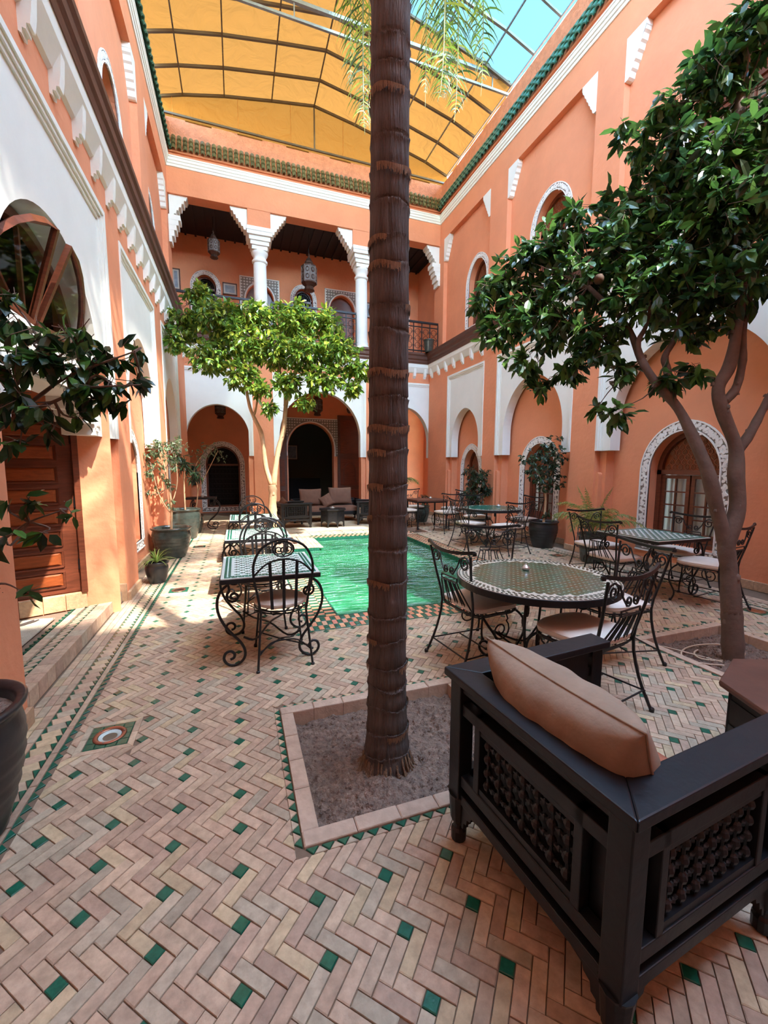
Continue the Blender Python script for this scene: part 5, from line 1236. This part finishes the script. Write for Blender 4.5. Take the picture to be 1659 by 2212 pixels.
# near armchair: faces +X ; back corner positions (.74,1.33)-(.83,.62)
AX0=(1.185,1.03)
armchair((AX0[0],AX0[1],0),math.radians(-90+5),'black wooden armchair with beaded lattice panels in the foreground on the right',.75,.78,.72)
pillow('back_cushion',.62,.46,.27,m_tan,'tan velvet back cushion leaning in the foreground armchair',(.99,.99,.65),(math.radians(25),0,math.radians(-86)),seed=5,n=40)
# octagonal tables
def octa_table(loc,l,r=.33,h=.46,rz_=.2,top=None):
    t=thing('octagonal_table',l,'table',loc,rz_); n=8
    m=MB(); m.lathe([(0,h-.03),(r+.02,h-.03),(r+.025,h-.012),(r+.02,h),(0,h)],n=8,cap=False); m.build('tabletop',top or m_black,t,bevel=.003)
    for k in range(8):
        a=2*PI*(k+.5)/8; ap=r*math.cos(PI/8); hw=r*math.sin(PI/8); ca,sa=math.cos(a),math.sin(a)
        fr=lambda s,z,d:(ca*(ap-.02+d)-sa*s,sa*(ap-.02+d)+ca*s,z)
        m=MB(); w_=hw-.028; m.prism(U_poly(-hw,hw,h-.03,.0,0,w_,.07,.16,6)[0:] ,fr,-.012,0)
        pn=m.build('side_panel',m_black,t)
        m=MB()
        for (z0,z1) in ((.19,.30),(.32,.42)):
            m.prism([(-hw+.02,z0),(hw-.02,z0),(hw-.02,z1),(-hw+.02,z1)],fr,0,.006)
            m2=MB(); m2.prism([(.026*math.cos(q*PI/3)*.9,(z0+z1)/2+.026*math.sin(q*PI/3)) for q in range(6)],fr,.005,.008); m2.build('dark_cutout',m_dark,pn)
        m.build('raised_panel',m_black,pn)
    return t
octa_table((2.21,10.15,0),'black octagonal coffee table in front of the far sofa')
octa_table((2.44,.92,0),'black octagonal table with brown top cut off by the right frame edge',.42,.5,.0,m_wood)
ashtray(2.2,10.1,.46,'silver teapot-like ashtray on the far octagonal table',2.0)
# far seating group
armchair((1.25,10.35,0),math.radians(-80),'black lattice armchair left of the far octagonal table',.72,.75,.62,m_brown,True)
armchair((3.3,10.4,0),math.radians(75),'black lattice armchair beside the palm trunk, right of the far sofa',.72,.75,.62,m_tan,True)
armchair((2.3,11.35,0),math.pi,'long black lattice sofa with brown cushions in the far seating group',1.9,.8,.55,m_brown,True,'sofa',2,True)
pillow('back_cushion',.62,.46,.16,m_brown,'brown back cushion on the left half of the far sofa',(1.88,11.45,.66),(math.radians(14),0,PI),seed=2)
pillow('back_cushion',.66,.48,.16,m_brown,'brown back cushion on the right half of the far sofa',(2.72,11.45,.68),(math.radians(14),0,PI),seed=3)
pillow('scatter_cushion',.34,.34,.13,m_brown,'small dark cushion standing between the two sofa back cushions',(2.3,11.3,.56),(math.radians(25),.5,PI),seed=4)
pillow('scatter_cushion',.34,.34,.14,m_brown,'small brown cushion at the back of the far left armchair',(1.0,10.3,.56),(math.radians(-20),.3,math.radians(-75)),seed=6)
pillow('scatter_cushion',.36,.34,.14,m_brown,'brown cushion in the armchair beside the palm trunk',(3.52,10.45,.56),(math.radians(-15),.0,math.radians(75)),seed=7)
# straw mat and rug
m=MB(); m.box(.9,3.7,9.45,11.0,0.0,.012); o=m.build('floor_mat',m_mat2,bevel=.003); tag(o,'pale straw mat under the far seating group','mat')
t=thing('rug','cream shaggy rug with dark zigzag lines on the step by the door','rug',(-2.0,3.75,.121)); 
m=MB(); vs=[];nx,ny=20,60
for i in range(nx+1):
    for j in range(ny+1): x=-.45+.85*i/nx; y=-1.1+1.75*j/ny; vs.append((x,y,.012+.004*math.sin(i*5.1+j*3.3)+.003*math.sin(j*7.7)))
m.add(vs,[(i*(ny+1)+j,(i+1)*(ny+1)+j,(i+1)*(ny+1)+j+1,i*(ny+1)+j+1) for i in range(nx) for j in range(ny)]); m.box(-.45,.4,-1.1,.65,0,.011); m.build('pile',m_rug,t)
m=MB()
for o_ in (0,.035):
    m.tube([(.36-o_,-1.0,.02),(.05-o_,-.6,.02),(.36-o_,-.15,.02),(.05-o_,.25,.02),(.3-o_,.6,.02)],.006,5,1)
    m.tube([(-.4,-.9+o_,.02),(.0,-.5+o_,.02),(-.4,-.1+o_,.02),(0,.3+o_,.02)],.006,5,1)
m.build('zigzag_lines',m_rugd,t)
# lanterns
def lantern(x,y,ztop,zc,l,s=1.0):
    t=thing('hanging_lantern',l,'lantern',(x,y,zc))
    m=MB(); m.tube([(0,0,ztop-zc),(0,0,.42*s)],.008,5); m.build('chain',m_iron,t)
    m=MB(); m.lathe([(.02*s,.45*s),(.03*s,.4*s),(.02*s,.36*s),(.05*s,.34*s),(.08*s,.28*s),(.1*s,.26*s),(.1*s,.22*s),(.17*s,.16*s),(.18*s,.14*s)],n=8); m.build('crown',m_lant,t)
    m=MB()
    for k in range(8):
        a=k*PI/4; x1,y1=.18*s*math.cos(a),.18*s*math.sin(a); m.tube([(x1,y1,.15*s),(x1,y1,-.22*s)],.012*s,4)
    m.lathe([(.185*s,-.23*s),(.185*s,-.2*s),(.17*s,-.2*s)],n=8,cap=False); m.lathe([(.185*s,.13*s),(.185*s,.16*s),(.17*s,.16*s)],n=8,cap=False)
    m.lathe([(.18*s,-.22*s),(.1*s,-.3*s),(.11*s,-.33*s),(.13*s,-.38*s),(.1*s,-.4*s),(.03*s,-.41*s)],n=8); m.build('cage',m_lant,t)
    for k in range(8):
        a=(k+.5)*PI/4; ap=.165*s; hw=.055*s; m=MB(); fr=lambda u,z,d:(math.cos(a)*(ap+d)-math.sin(a)*u,math.sin(a)*(ap+d)+math.cos(a)*u,z)
        m.prism([(-hw,-.2*s),(hw,-.2*s),(hw,.14*s),(-hw,.14*s)],fr,-.004,0); p=m.build('glass_pane',m_lglass,t)
        m=MB()
        for z in (-.11*s,.05*s): m.tube([fr(.035*s*math.cos(q*PI/4),z+.05*s*math.sin(q*PI/4),.006) for q in range(8)],.013*s,4,1,closed=True)
        m.build('fretwork',m_lant,p)
lantern(2.2,13.05,8.3,7.2,'large hanging brass lantern between the column and the palm',1.25)
lantern(-.42,13.05,8.3,7.55,'smaller hanging brass lantern in the left of the upper gallery',.85)
lantern(2.44,13.3,4.3,3.45,'brass lantern hanging inside the ground floor loggia arch',.9)
lantern(-.42,13.3,4.3,3.2,'dark chandelier lantern hanging in the left far arch',.8)
m=MB(); m.lathe([(0,-.14),(.06,-.1),(.1,0),(.08,.08),(.03,.14),(0,.15)],(3.7,14.15,3.45),12,cap=False); o=m.build('wall_lamp',m_lant,smooth=True); tag(o,'dark round wall lamp above the right wooden shutter','wall lamp')
# framed prints
def picture(x0,x1,z0,z1,l,Y=14.3):
    t=thing('framed_picture',l,'picture',((x0+x1)/2,Y-.03,(z0+z1)/2)); a,b=(x1-x0)/2,(z1-z0)/2
    m=MB(); 
    for P in ([(-a,-b),(a,-b),(a,-b+.03),(-a,-b+.03)],[(-a,b-.03),(a,b-.03),(a,b),(-a,b)],[(-a,-b),(-a+.03,-b),(-a+.03,b),(-a,b)],[(a-.03,-b),(a,-b),(a,b),(a-.03,b)]): m.hull([(x,-.02,z) for x,z in P],[(x,.03,z) for x,z in P])
    m.build('frame',m_wood,t); m=MB(); m.box(-a+.02,a-.02,-.005,.02,-b+.02,b-.02); m.build('print',m_tilec,t); m=MB(); m.box(-a+.07,a-.07,-.008,-.004,-b+.07,b-.07); m.build('image',m_paper,t)
picture(-.25,.17,6.75,7.1,'framed print between two windows of the upper gallery'); picture(-1.65,-1.42,6.7,7.3,'framed print at the left end of the upper gallery'); picture(4.25,4.55,6.6,7.1,'framed print right of the gallery door beside the palm')
picture(1.7,2.3,1.75,2.35,'large dark framed picture seen inside the far doorway',16.95)
# iron wall plate near grille window
m=MB(); m.box(-1.35,-1.2,14.24,14.3,.9,1.5); o=m.build('wall_panel',m_iron); tag(o,'dark rectangular panel on the wall left of the grille window','panel')
# garden hose in the right bed
m=MB(); P=[]
for k in range(46): a=k*.3; P.append((3.72+(.2+.006*k)*math.cos(a+2)*1.0,2.2+(.1+.003*k)*math.sin(a+2),-.035+.002*math.sin(k)))
P=P[:30]+[(3.45,2.35,-.03),(3.38,2.42,-.02)]
m.tube(P,.007,6,3); o=m.build('garden_hose',m_hose,smooth=True); tag(o,'pale coiled hose lying on the soil beside the right orange tree','hose')
# white disc on the pool edge
m=MB(); m.lathe([(0,0),(.09,0),(.1,.006),(.09,.014),(0,.016)],(3.55,5.55,.002),24,cap=False); o=m.build('skimmer_lid',m_tilew,smooth=True); tag(o,'white round skimmer lid on the right edge of the pool','lid')
# ---------------- plants
LEAFP=np.array([(0,0,0),(.3,.21,.015),(.3,0,-.01),(.3,-.21,.015),(.68,.19,.0),(.68,0,-.03),(.68,-.19,.0),(1,0,-.1)])
LEAFF=[(0,2,1),(0,3,2),(1,2,5,4),(2,3,6,5),(4,5,7),(5,6,7)]
def foliage(t,name,cl,llen,cols,parent,n_ind=0,seed=1,dens=1.0,wid=.42,droop=.45,twigs=True,jit=.3,mt=None,hub=None):
    R=np.random.RandomState(seed); L=[]; tw=MB()
    for (x,y,z,r,n) in cl:
        n=int(n*dens); k=0
        c=np.array((x,y,z))
        if hub is not None and twigs:
            h=np.array(min(hub,key=lambda q:(q[0]-x)**2+(q[1]-y)**2+(q[2]-z)**2)); md=(h+c)/2+R.normal(0,.03,3); tw.tube([h,md,c],lambda u:.007-.004*u,4,3)
        while k<n:
            d=R.normal(0,1,3); d/=np.linalg.norm(d); rad=r*R.rand()**.45; tip=c+d*rad*np.array((1,1,.85)); out=d*.8+np.array((0,0,-.1))+R.normal(0,.35,3); out/=np.linalg.norm(out)
            if twigs: 
                tw.tube([tip-out*min(r,llen*1.8)*R.uniform(.5,1)+R.normal(0,.01,3),tip],.0022,3)
            m_=R.randint(4,8)
            for q in range(m_):
                a=R.normal(0,1,3); a/=np.linalg.norm(a); di=out*.8+a*.9+np.array((0,0,-droop)); di/=np.linalg.norm(di)
                L.append((tip-out*R.uniform(0,llen*.8),di,llen*R.uniform(1-jit,1+jit*.6))); k+=1
    camp=np.array((0,0,1.5)); L.sort(key=lambda q:float(np.sum((q[0]-camp)**2)))
    def mesh(items):
        n=len(items); V=np.zeros((n,8,3)); C=np.zeros((n,3))
        for i,(p,d,l) in enumerate(items):
            upv=np.array((0,0,1.))+R.normal(0,.45,3); s=np.cross(upv,d); s/=np.linalg.norm(s); u=np.cross(d,s)
            cur=R.uniform(.5,2.2)
            V[i]=p+LEAFP[:,:1]*l*d+LEAFP[:,1:2]*l*wid*2*s+LEAFP[:,2:]*l*cur*u
            c=np.array(lin(cols[R.randint(len(cols))]))*R.uniform(.75,1.2); C[i]=c
        mb=MB(); mb.v=[tuple(v) for v in V.reshape(-1,3)]
        for i in range(n):
            mb.f+=[tuple(8*i+k for k in f) for f in LEAFF]; mb.c+=[tuple(C[i])]*6
        return mb
    for it in L[:n_ind]: mesh([it]).build('leaf',mt or m_leaf,parent,recalc=False)
    if L[n_ind:]:
        o=mesh(L[n_ind:]).build(name,mt or m_leaf,parent,recalc=False); o['kind']='stuff'
    if tw.v: o=tw.build('twigs',m_bark,parent,recalc=False); o['kind']='stuff'
    return len(L)
def trunk(paths,mt,parent,name='branch',n=10):
    for i,(P,r0_,r1_) in enumerate(paths):
        P=[tuple(p) for p in P]
        m=MB(); rr=random.Random(i)
        m.tube(P,lambda u:(r0_+(r1_-r0_)*u)*(1+.06*math.sin(u*40)+.05*math.sin(u*17+i)),n,5)
        for k in range(int(len(P)*1.6)):   # knobs
            q=Vector(P[rr.randrange(len(P))]); a=rr.random()*6.3; r=(r0_+r1_)/2; m.lathe([(r*.35,-r*.3),(r*.3,r*.2),(0,r*.4)],(q.x+r*.8*math.cos(a),q.y+r*.8*math.sin(a),q.z+rr.uniform(-.05,.05)),6,cap=False)
        m.build(name if i else 'trunk',mt,parent,smooth=True,recalc=False)
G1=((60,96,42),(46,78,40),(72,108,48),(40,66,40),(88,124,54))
t=thing('orange_tree','tall dark leafed orange tree with forked trunk in the right foreground','tree',(3.69,2.05,-.06)); O=Vector((3.69,2.05,-.06))
def rel(P,o=None): return [tuple(Vector(p)-(o or O)) for p in P]
trunk([(rel([(3.69,2.05,-.09)]+TR1),.09,.045),(rel([TR1[1],TR1[2]]+TRL),.066,.02),(rel(TRL2),.036,.012),(rel([TR1[1],TR1[2]]+TRR),.066,.03),(rel(TRR2),.038,.02),(rel(TRR3),.036,.018),(rel(TRL3),.028,.01)],m_bark,t,'branch',12)
hub=[q for P in (TRL,TRL2,TRR,TRR2,TRR3,TRL3) for q in rel(P)]
print('orange leaves',foliage(t,'foliage',[tuple(Vector(c[:3])-O)+c[3:] for c in ORANGE],.125,G1,t,300,3,2.6,.5,hub=hub))
for (x,y,z) in ((3.0,2.95,3.12),(3.51,3.04,3.87)):
    m=MB(); m.lathe([(0,-.042),(.028,-.034),(.042,-.01),(.042,.01),(.03,.032),(0,.042)],(x-O.x,y-O.y,z-O.z),14,cap=False); m.build('dry_orange',m_fruit,t,smooth=True)
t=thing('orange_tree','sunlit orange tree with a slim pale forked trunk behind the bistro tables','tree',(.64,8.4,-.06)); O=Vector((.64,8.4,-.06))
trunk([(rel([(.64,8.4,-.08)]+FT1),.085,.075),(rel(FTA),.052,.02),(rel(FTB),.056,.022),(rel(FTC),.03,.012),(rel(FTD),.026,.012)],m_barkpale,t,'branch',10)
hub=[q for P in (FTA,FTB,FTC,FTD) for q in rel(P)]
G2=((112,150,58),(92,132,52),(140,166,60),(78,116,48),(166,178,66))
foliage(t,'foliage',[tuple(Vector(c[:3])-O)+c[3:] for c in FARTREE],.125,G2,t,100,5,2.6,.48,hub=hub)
# near left ficus
def pot(loc,label,r=.28,h=.5,mt=None,ridges=True,waist=True,cat='pot',name='plant_pot'):
    t=thing(name,label,cat,loc); P=[(r*.62,0),(r*.68,.015)]
    for k in range(24):
        u=k/23; rad=r*(.68+.30*math.sin(min(1,u*1.15)*PI/2)) if waist else r*(.72+.2*u)
        if waist and u>.82: rad=r*(.98-.06*(u-.82)/.18)
        if ridges and .18<u<.8: rad+=.0035*math.sin(u*95)
        P.append((rad,.02+(h-.06)*u))
    P+=[(r*.97,h-.035),(r*1.02,h-.02),(r*1.03,h-.005),(r*.99,h),(r*.9,h-.004),(r*.87,h-.03),(r*.86,h-.07)]
    m=MB(); m.lathe(P,n=40,cap=False); m.build('bowl',mt or m_potg,t,smooth=True)
    m=MB(); m.lathe([(0,h-.055),(r*.5,h-.06),(r*.87,h-.065)],n=24,cap=False); m.build('soil',m_soil,t,recalc=False)
    return t
pot((-1.13,1.98,0),'large dark glazed pot cut off at the lower left corner of the frame',.27,.55,m_potb)
t=thing('ficus','dark ficus branches reaching in from the left edge in front of the door','plant',(-1.13,1.98,.5)); O=Vector((-1.13,1.98,.5))
FI1=[(-1.13,1.98,.48),(-1.14,2.1,.7)]+list(FI1)
trunk([(rel(FI1),.022,.008),(rel(FI2),.011,.003),(rel(FI3),.012,.003),(rel(FI4),.009,.003),(rel(FI5),.008,.002)],m_bark,t,'branch',8)
hub=[q for P in (FI1,FI2,FI3,FI4,FI5) for q in rel(P)]
G3=((40,72,34),(34,60,34),(52,88,40),(30,50,34),(76,118,48))
foliage(t,'foliage',[tuple(Vector(c[:3])-O)+c[3:] for c in FICUS],.088,G3,t,280,8,1.15,.52,hub=hub,droop=.7)
# palm
t=thing('palm_tree','tall palm with a ringed brown trunk rising in the centre foreground','tree',(.69,1.9,-.07))
nseg=46; z=0; rings=[0]; rr=random.Random(12)
while z<7.6: z+=rr.uniform(.10,.19)*(1 if z>.3 else .8); rings.append(z)
def prad(z): 
    b=.086+.036*math.exp(-z/.16)+.012*math.exp(-z/.8); return b+.004*math.sin(z*1.1)
mb=MB(); n=56; vs=[]; rows=[]; 
from mathutils import noise as NZ
for k in range(len(rings)-1):
    z0,z1=rings[k],rings[k+1]; tilt=rr.uniform(-.018,.018); ta=rr.random()*6.3; hgt=z1-z0
    for u,dr in ((0,-.003),(.06,.0025),(.5,.0005),(.8,.001),(.93,.0045),(.985,.0065),(.999,-.002)):
        row=[]
        for i in range(n):
            a=2*PI*i/n; dz=tilt*math.cos(a-ta)+.006*math.sin(a*3+k); zz=z0+hgt*u+dz*(.3+.7*u)
            f=.0022*NZ.noise(Vector((math.cos(a)*16,math.sin(a)*16,zz*1.3)))+.0018*NZ.noise(Vector((math.cos(a)*60,math.sin(a)*60,zz*3)))
            if u>.9 : f+=.0035*(NZ.noise(Vector((math.cos(a)*40,math.sin(a)*40,k)))); zz+=.012*NZ.noise(Vector((math.cos(a)*30,math.sin(a)*30,k+9)))
            r=prad(zz)+dr+f*1.6; row.append((r*math.cos(a),r*math.sin(a),zz))
        rows.append(row)
for r in rows: vs+=r
mb.add(vs,[(k*n+i,k*n+(i+1)%n,(k+1)*n+(i+1)%n,(k+1)*n+i) for k in range(len(rows)-1) for i in range(n)]); mb.build('trunk',m_palm,t,smooth=True,recalc=False)
mb=MB()
for k,zr in enumerate(rings[1:-1]):   # ragged fibre fringe below each scar
    if rr.random()<.25: continue
    a0=rr.random()*6.3; span=rr.uniform(1.5,5)
    for j in range(int(span*34)):
        a=a0+j/34+rr.uniform(-.01,.01); r=prad(zr)+.0115; l=rr.uniform(.012,.04); w_=rr.uniform(.0015,.004); ca,sa=math.cos(a),math.sin(a); z1=zr+.004-.008*math.sin(a*3)
        mb.add([(ca*r-sa*w_,sa*r+ca*w_,z1),(ca*r+sa*w_,sa*r-ca*w_,z1),(ca*(r-.002)+sa*w_*.6,sa*(r-.002)-ca*w_*.6,z1-l),(ca*(r-.002)-sa*w_*.6,sa*(r-.002)+ca*w_*.6,z1-l)],[(0,1,2,3)])
o=mb.build('fibre_fringe',m_palmedge,t,recalc=False); o['kind']='stuff'
mb=MB()
for k in range(90):
    a=rr.random()*6.3; r=rr.uniform(.1,.12); l=rr.uniform(.02,.06); mb.tube([(r*math.cos(a),r*math.sin(a),rr.uniform(.04,.12)),((r+l*.5)*math.cos(a),(r+l*.5)*math.sin(a),.04),((r+l)*math.cos(a+.2),(r+l)*math.sin(a+.2),.0)],.006,4,2)
o=mb.build('roots',m_palmedge,t,recalc=False); o['kind']='stuff'
def frond(parent,base,az,el,L,drop,cols,nl=46,ll=.5,wd=.018,seed=0,mt=None,ind=False,name='frond'):
    R=random.Random(seed); P=[]; p=Vector(base); e=el; st=L/14
    for k in range(15):
        P.append(p.copy()); p=p+Vector((math.cos(az)*math.cos(e),math.sin(az)*math.cos(e),math.sin(e)))*st; e-=drop/14*(1+k*.08)
    m=MB(); m.cur=lin((150,160,96)); m.tube(P,lambda u:.014*(1-u)*L/3+.002,5,1)
    for k in range(nl):
        u=.18+.82*k/nl; f=u*13.99; i=int(f); q=P[i].lerp(P[min(i+1,14)],f-i); d=(P[min(i+1,14)]-P[max(i-1,0)]).normalized()
        s=d.cross(Vector((0,0,1)));  s=s.normalized() if s.length>.01 else Vector((1,0,0))
        l=ll*(math.sin(PI*min(1,.18+u*.85))**.6)*R.uniform(.8,1.1)
        for sg in (-1,1):
            di=(s*sg*R.uniform(.45,.95)+d*R.uniform(.3,1.0)+Vector((R.uniform(-.2,.2),R.uniform(-.2,.2),R.uniform(-.2,.4)))).normalized(); c=lin(cols[R.randrange(len(cols))]); m.cur=c
            a=q; vs=[];dd=di.copy(); 
            for j in range(5):
                w_=wd*(.6,1,.9,.6,.08)[j]; pr=d*w_*.5; vs+=[tuple(a-pr),tuple(a+pr)]; a=a+dd*(l/4); dd=(dd+Vector((0,0,-.42*R.uniform(.6,1.4)))).normalized()
            m.add(vs,[(2*j,2*j+1,2*j+3,2*j+2) for j in range(4)])
    return m.build(name,mt or m_frond,parent,recalc=False)
GP=((140,176,56),(96,136,48),(170,190,76),(64,100,44),(110,126,54),(60,88,40))
bz=7.4
for k in range(15):
    az=2*PI*k/15+.2; el=[.5,.9,.15][k%3]; frond(t,(.05*math.cos(az),.05*math.sin(az),bz),az,el+.3,2.3,1.7,GP,50,.5,.02,k)
for az,el,L in ((.9,.45,4.3),(.97,.2,4.2),(.94,.7,4.6),(1.02,.35,4.1),(1.0,-.05,4.0),(1.1,.55,4.5),(1.3,.3,4.3),(1.36,.55,4.4),(1.33,.05,4.2)):
    frond(t,(.05*math.cos(az),.05*math.sin(az),bz-.05),az,el,L*1.06,1.62,GP,84,.52,.018,int(az*100))
for k in range(30):
    pass
m=MB(); m.lathe([(.09,7.3),(.11,7.45),(.12,7.6),(.06,7.8),(.0,7.9)],n=16,cap=False); m.build('crown_shaft',m_palmedge,t)
# pots and their plants
def potted(loc,plabel,label,r,h,mt,H,cl,llen,cols,stems,seed,wid=.24,cat='plant',name='potted_shrub',barkm=None):
    pot(loc,plabel,r,h,mt); t=thing(name,label,cat,(loc[0],loc[1],h-.06))
    trunk([(P,a,b) for P,a,b in stems],barkm or m_barkpale,t,'stem',6); hub=[q for P,_,_ in stems for q in P]
    foliage(t,'foliage',cl,llen,cols,t,0,seed,1.5,wid*1.8,hub=hub); return t
G4=((110,130,92),(90,112,80),(130,148,108),(74,96,68)); G5=((52,78,50),(40,64,44),(64,92,58),(36,54,42))
potted((-1.06,7.52,0),'large grey green ribbed pot standing in the sun against the left wall','slender variegated ficus in the large ribbed pot on the left',.3,.5,m_potg,1.6,
 [(-.15,.1,1.35,.22,110),(.05,0,1.15,.2,80),(-.2,0,1.0,.2,70),(.1,.1,1.4,.2,90),(-.05,0,.75,.16,40),(-.3,.05,.6,.14,30),(.0,0,.45,.12,20),(-.3,.1,1.2,.18,60)],.07,G4,[([(0,0,-.03),(.02,0,.5),(-.05,.05,1.0),(-.1,.1,1.35)],.02,.008),([(.02,0,.4),(.12,.05,.8),(.1,.1,1.3)],.012,.006),([(0,0,.3),(-.15,0,.6),(-.25,.02,1.1)],.012,.005)],31)
potted((-1.05,9.45,0),'tall straight dark green glazed pot beyond the ribbed pot','drooping long leafed plant in the tall dark green pot',.3,.62,m_potg,1.6,
 [(0,0,.95,.24,70),(.2,0,.8,.2,50),(-.15,0,1.1,.2,50)],.17,G5,[([(0,0,-.03),(.0,0,.5),(.02,0,1.0)],.018,.01)],32,.1)
potted((-.95,10.1,0),'small dark pot hidden between the two green pots','bare spreading shrub with thin leaves by the far left arch',.2,.4,m_potg,1.6,
 [(0.3,0,1.5,.25,90),(.5,0,1.55,.22,70),(.1,0,1.35,.2,50),(.65,.1,1.35,.15,30)],.05,G4,[([(0,0,-.03),(.1,0,.6),(.05,0,1.1),(.3,0,1.5)],.016,.006),([(.1,0,.6),(.3,0,1.0),(.55,0,1.5)],.012,.005)],33)
pot((-.93,7.1,0),'medium dark pot in the shadow behind the ribbed pot',.17,.4,m_potg) if False else None
t0=pot((-1.02,5.9,0),'small rough dark pot at the foot of the left pier',.14,.28,m_potb,False)
t=thing('spider_plant','striped grassy plant arching out of the small pot by the left pier','plant',(-1.02,5.9,.26)); m=MB(); rr=random.Random(5)
for k in range(46):
    a=rr.random()*6.3; L=rr.uniform(.15,.34); e=rr.uniform(.5,1.3); p=Vector((0,0,0)); d=Vector((math.cos(a)*math.cos(e),math.sin(a)*math.cos(e),math.sin(e))); vs=[]; s=Vector((-math.sin(a),math.cos(a),0)); m.cur=lin(rr.choice(((150,178,84),(190,200,120),(120,150,70))))
    for j in range(6): w_=.008*(1-j/5.5); vs+=[tuple(p-s*w_),tuple(p+s*w_)]; p=p+d*(L/5); d=(d+Vector((0,0,-.35))).normalized()
    m.add(vs,[(2*j,2*j+1,2*j+3,2*j+2) for j in range(5)])
m.build('blades',m_frond,t,recalc=False)
potted((5.42,6.32,0),'black ribbed round pot in front of the coral pier on the right','round leafed tree with a pale slim trunk in the black pot on the right',.27,.5,m_potb,1.6,
 [(0,0,1.2,.32,210),(-.25,-.1,.95,.25,120),(.2,.1,1.0,.28,130),(.1,0,1.45,.25,120),(-.3,.1,1.2,.22,80),(.3,.1,.75,.2,60),(-.05,0,.8,.25,80),(.25,0,1.3,.2,60),(.05,-.05,.15,.09,20)],.075,G5,[([(0,0,-.03),(.03,0,.4),(0,0,.75),(.05,0,1.1)],.024,.014),([(0,0,.7),(-.2,0,1.0)],.012,.006),([(0,0,.75),(.2,0,1.1),(.2,0,1.4)],.012,.006)],34,.3)
potted((5.35,8.55,0),'green pot behind the far round table','dense dark umbrella leafed bush behind the far round table',.24,.45,m_potg,1.4,
 [(0,0,.75,.26,200),(-.2,0,.5,.22,120),(.2,0,.55,.24,140),(0,0,.35,.25,120),(-.2,0,1.0,.18,80),(.15,0,.95,.2,80)],.1,G5,[([(0,0,-.03),(0,0,.4),(0,0,.9)],.018,.01)],35,.2)
potted((4.75,10.35,0),'dark green pot behind the far wooden table','low green plant in the dark pot behind the far wooden table',.22,.45,m_potg,1.4,
 [(0,0,.2,.2,60)],.12,G5,[([(0,0,-.03),(0,0,.3)],.012,.008)],36,.14)
pot((5.3,5.05,0),'dark cylindrical pot of the palm beside the right pier',.22,.46,m_potg,False,False)
t=thing('potted_palm','feathery potted palm between the right pier and the square table','plant',(5.3,5.05,.42))
for k in range(11):
    az=2*PI*k/11; frond(t,(0,0,0),az,.95+.25*(k%3),.8+.15*(k%2),1.3,((150,150,70),(120,140,70),(176,160,90),(96,120,60)),34,.22,.014,60+k)
for k in range(3): frond(t,(0,0,0),1.9+k*1.5,1.4,.85,.3,((140,150,70),(120,140,70)),30,.09,.014,80+k)
t=thing('gallery_palm','slim palm at the far right arch behind the palm trunk','plant',(4.45,11.6,.02))
for k in range(9): frond(t,(0,0,.9),2*PI*k/9,.9,.9,1.4,((120,150,80),(100,130,70),(150,170,96)),26,.28,.014,90+k)
m=MB(); m.tube([(0,0,0),(0,0,.95)],.025,8); m.build('stem',m_bark,t)
pot((4.45,11.6,0),'green pot at the foot of the slim far palm',.2,.35,m_potg)
# upper gallery pots
pot((5.55,11.75,4.92),'green glazed pot standing on the ledge at the right end of the railing',.17,.36,m_potg,False,False)
t=thing('gallery_shrub','dark leafy shrub behind the railing right of the palm','plant',(4.75,12.5,4.9)); foliage(t,'foliage',[(0,0,.55,.3,160),(0,0,.3,.25,100)],.09,G5,t,0,44,1,.3)
m=MB(); m.lathe([(0,0),(.12,0),(.17,.28),(.15,.28),(0,.25)],n=20,cap=False); m.build('planter',m_potb,t,smooth=True)
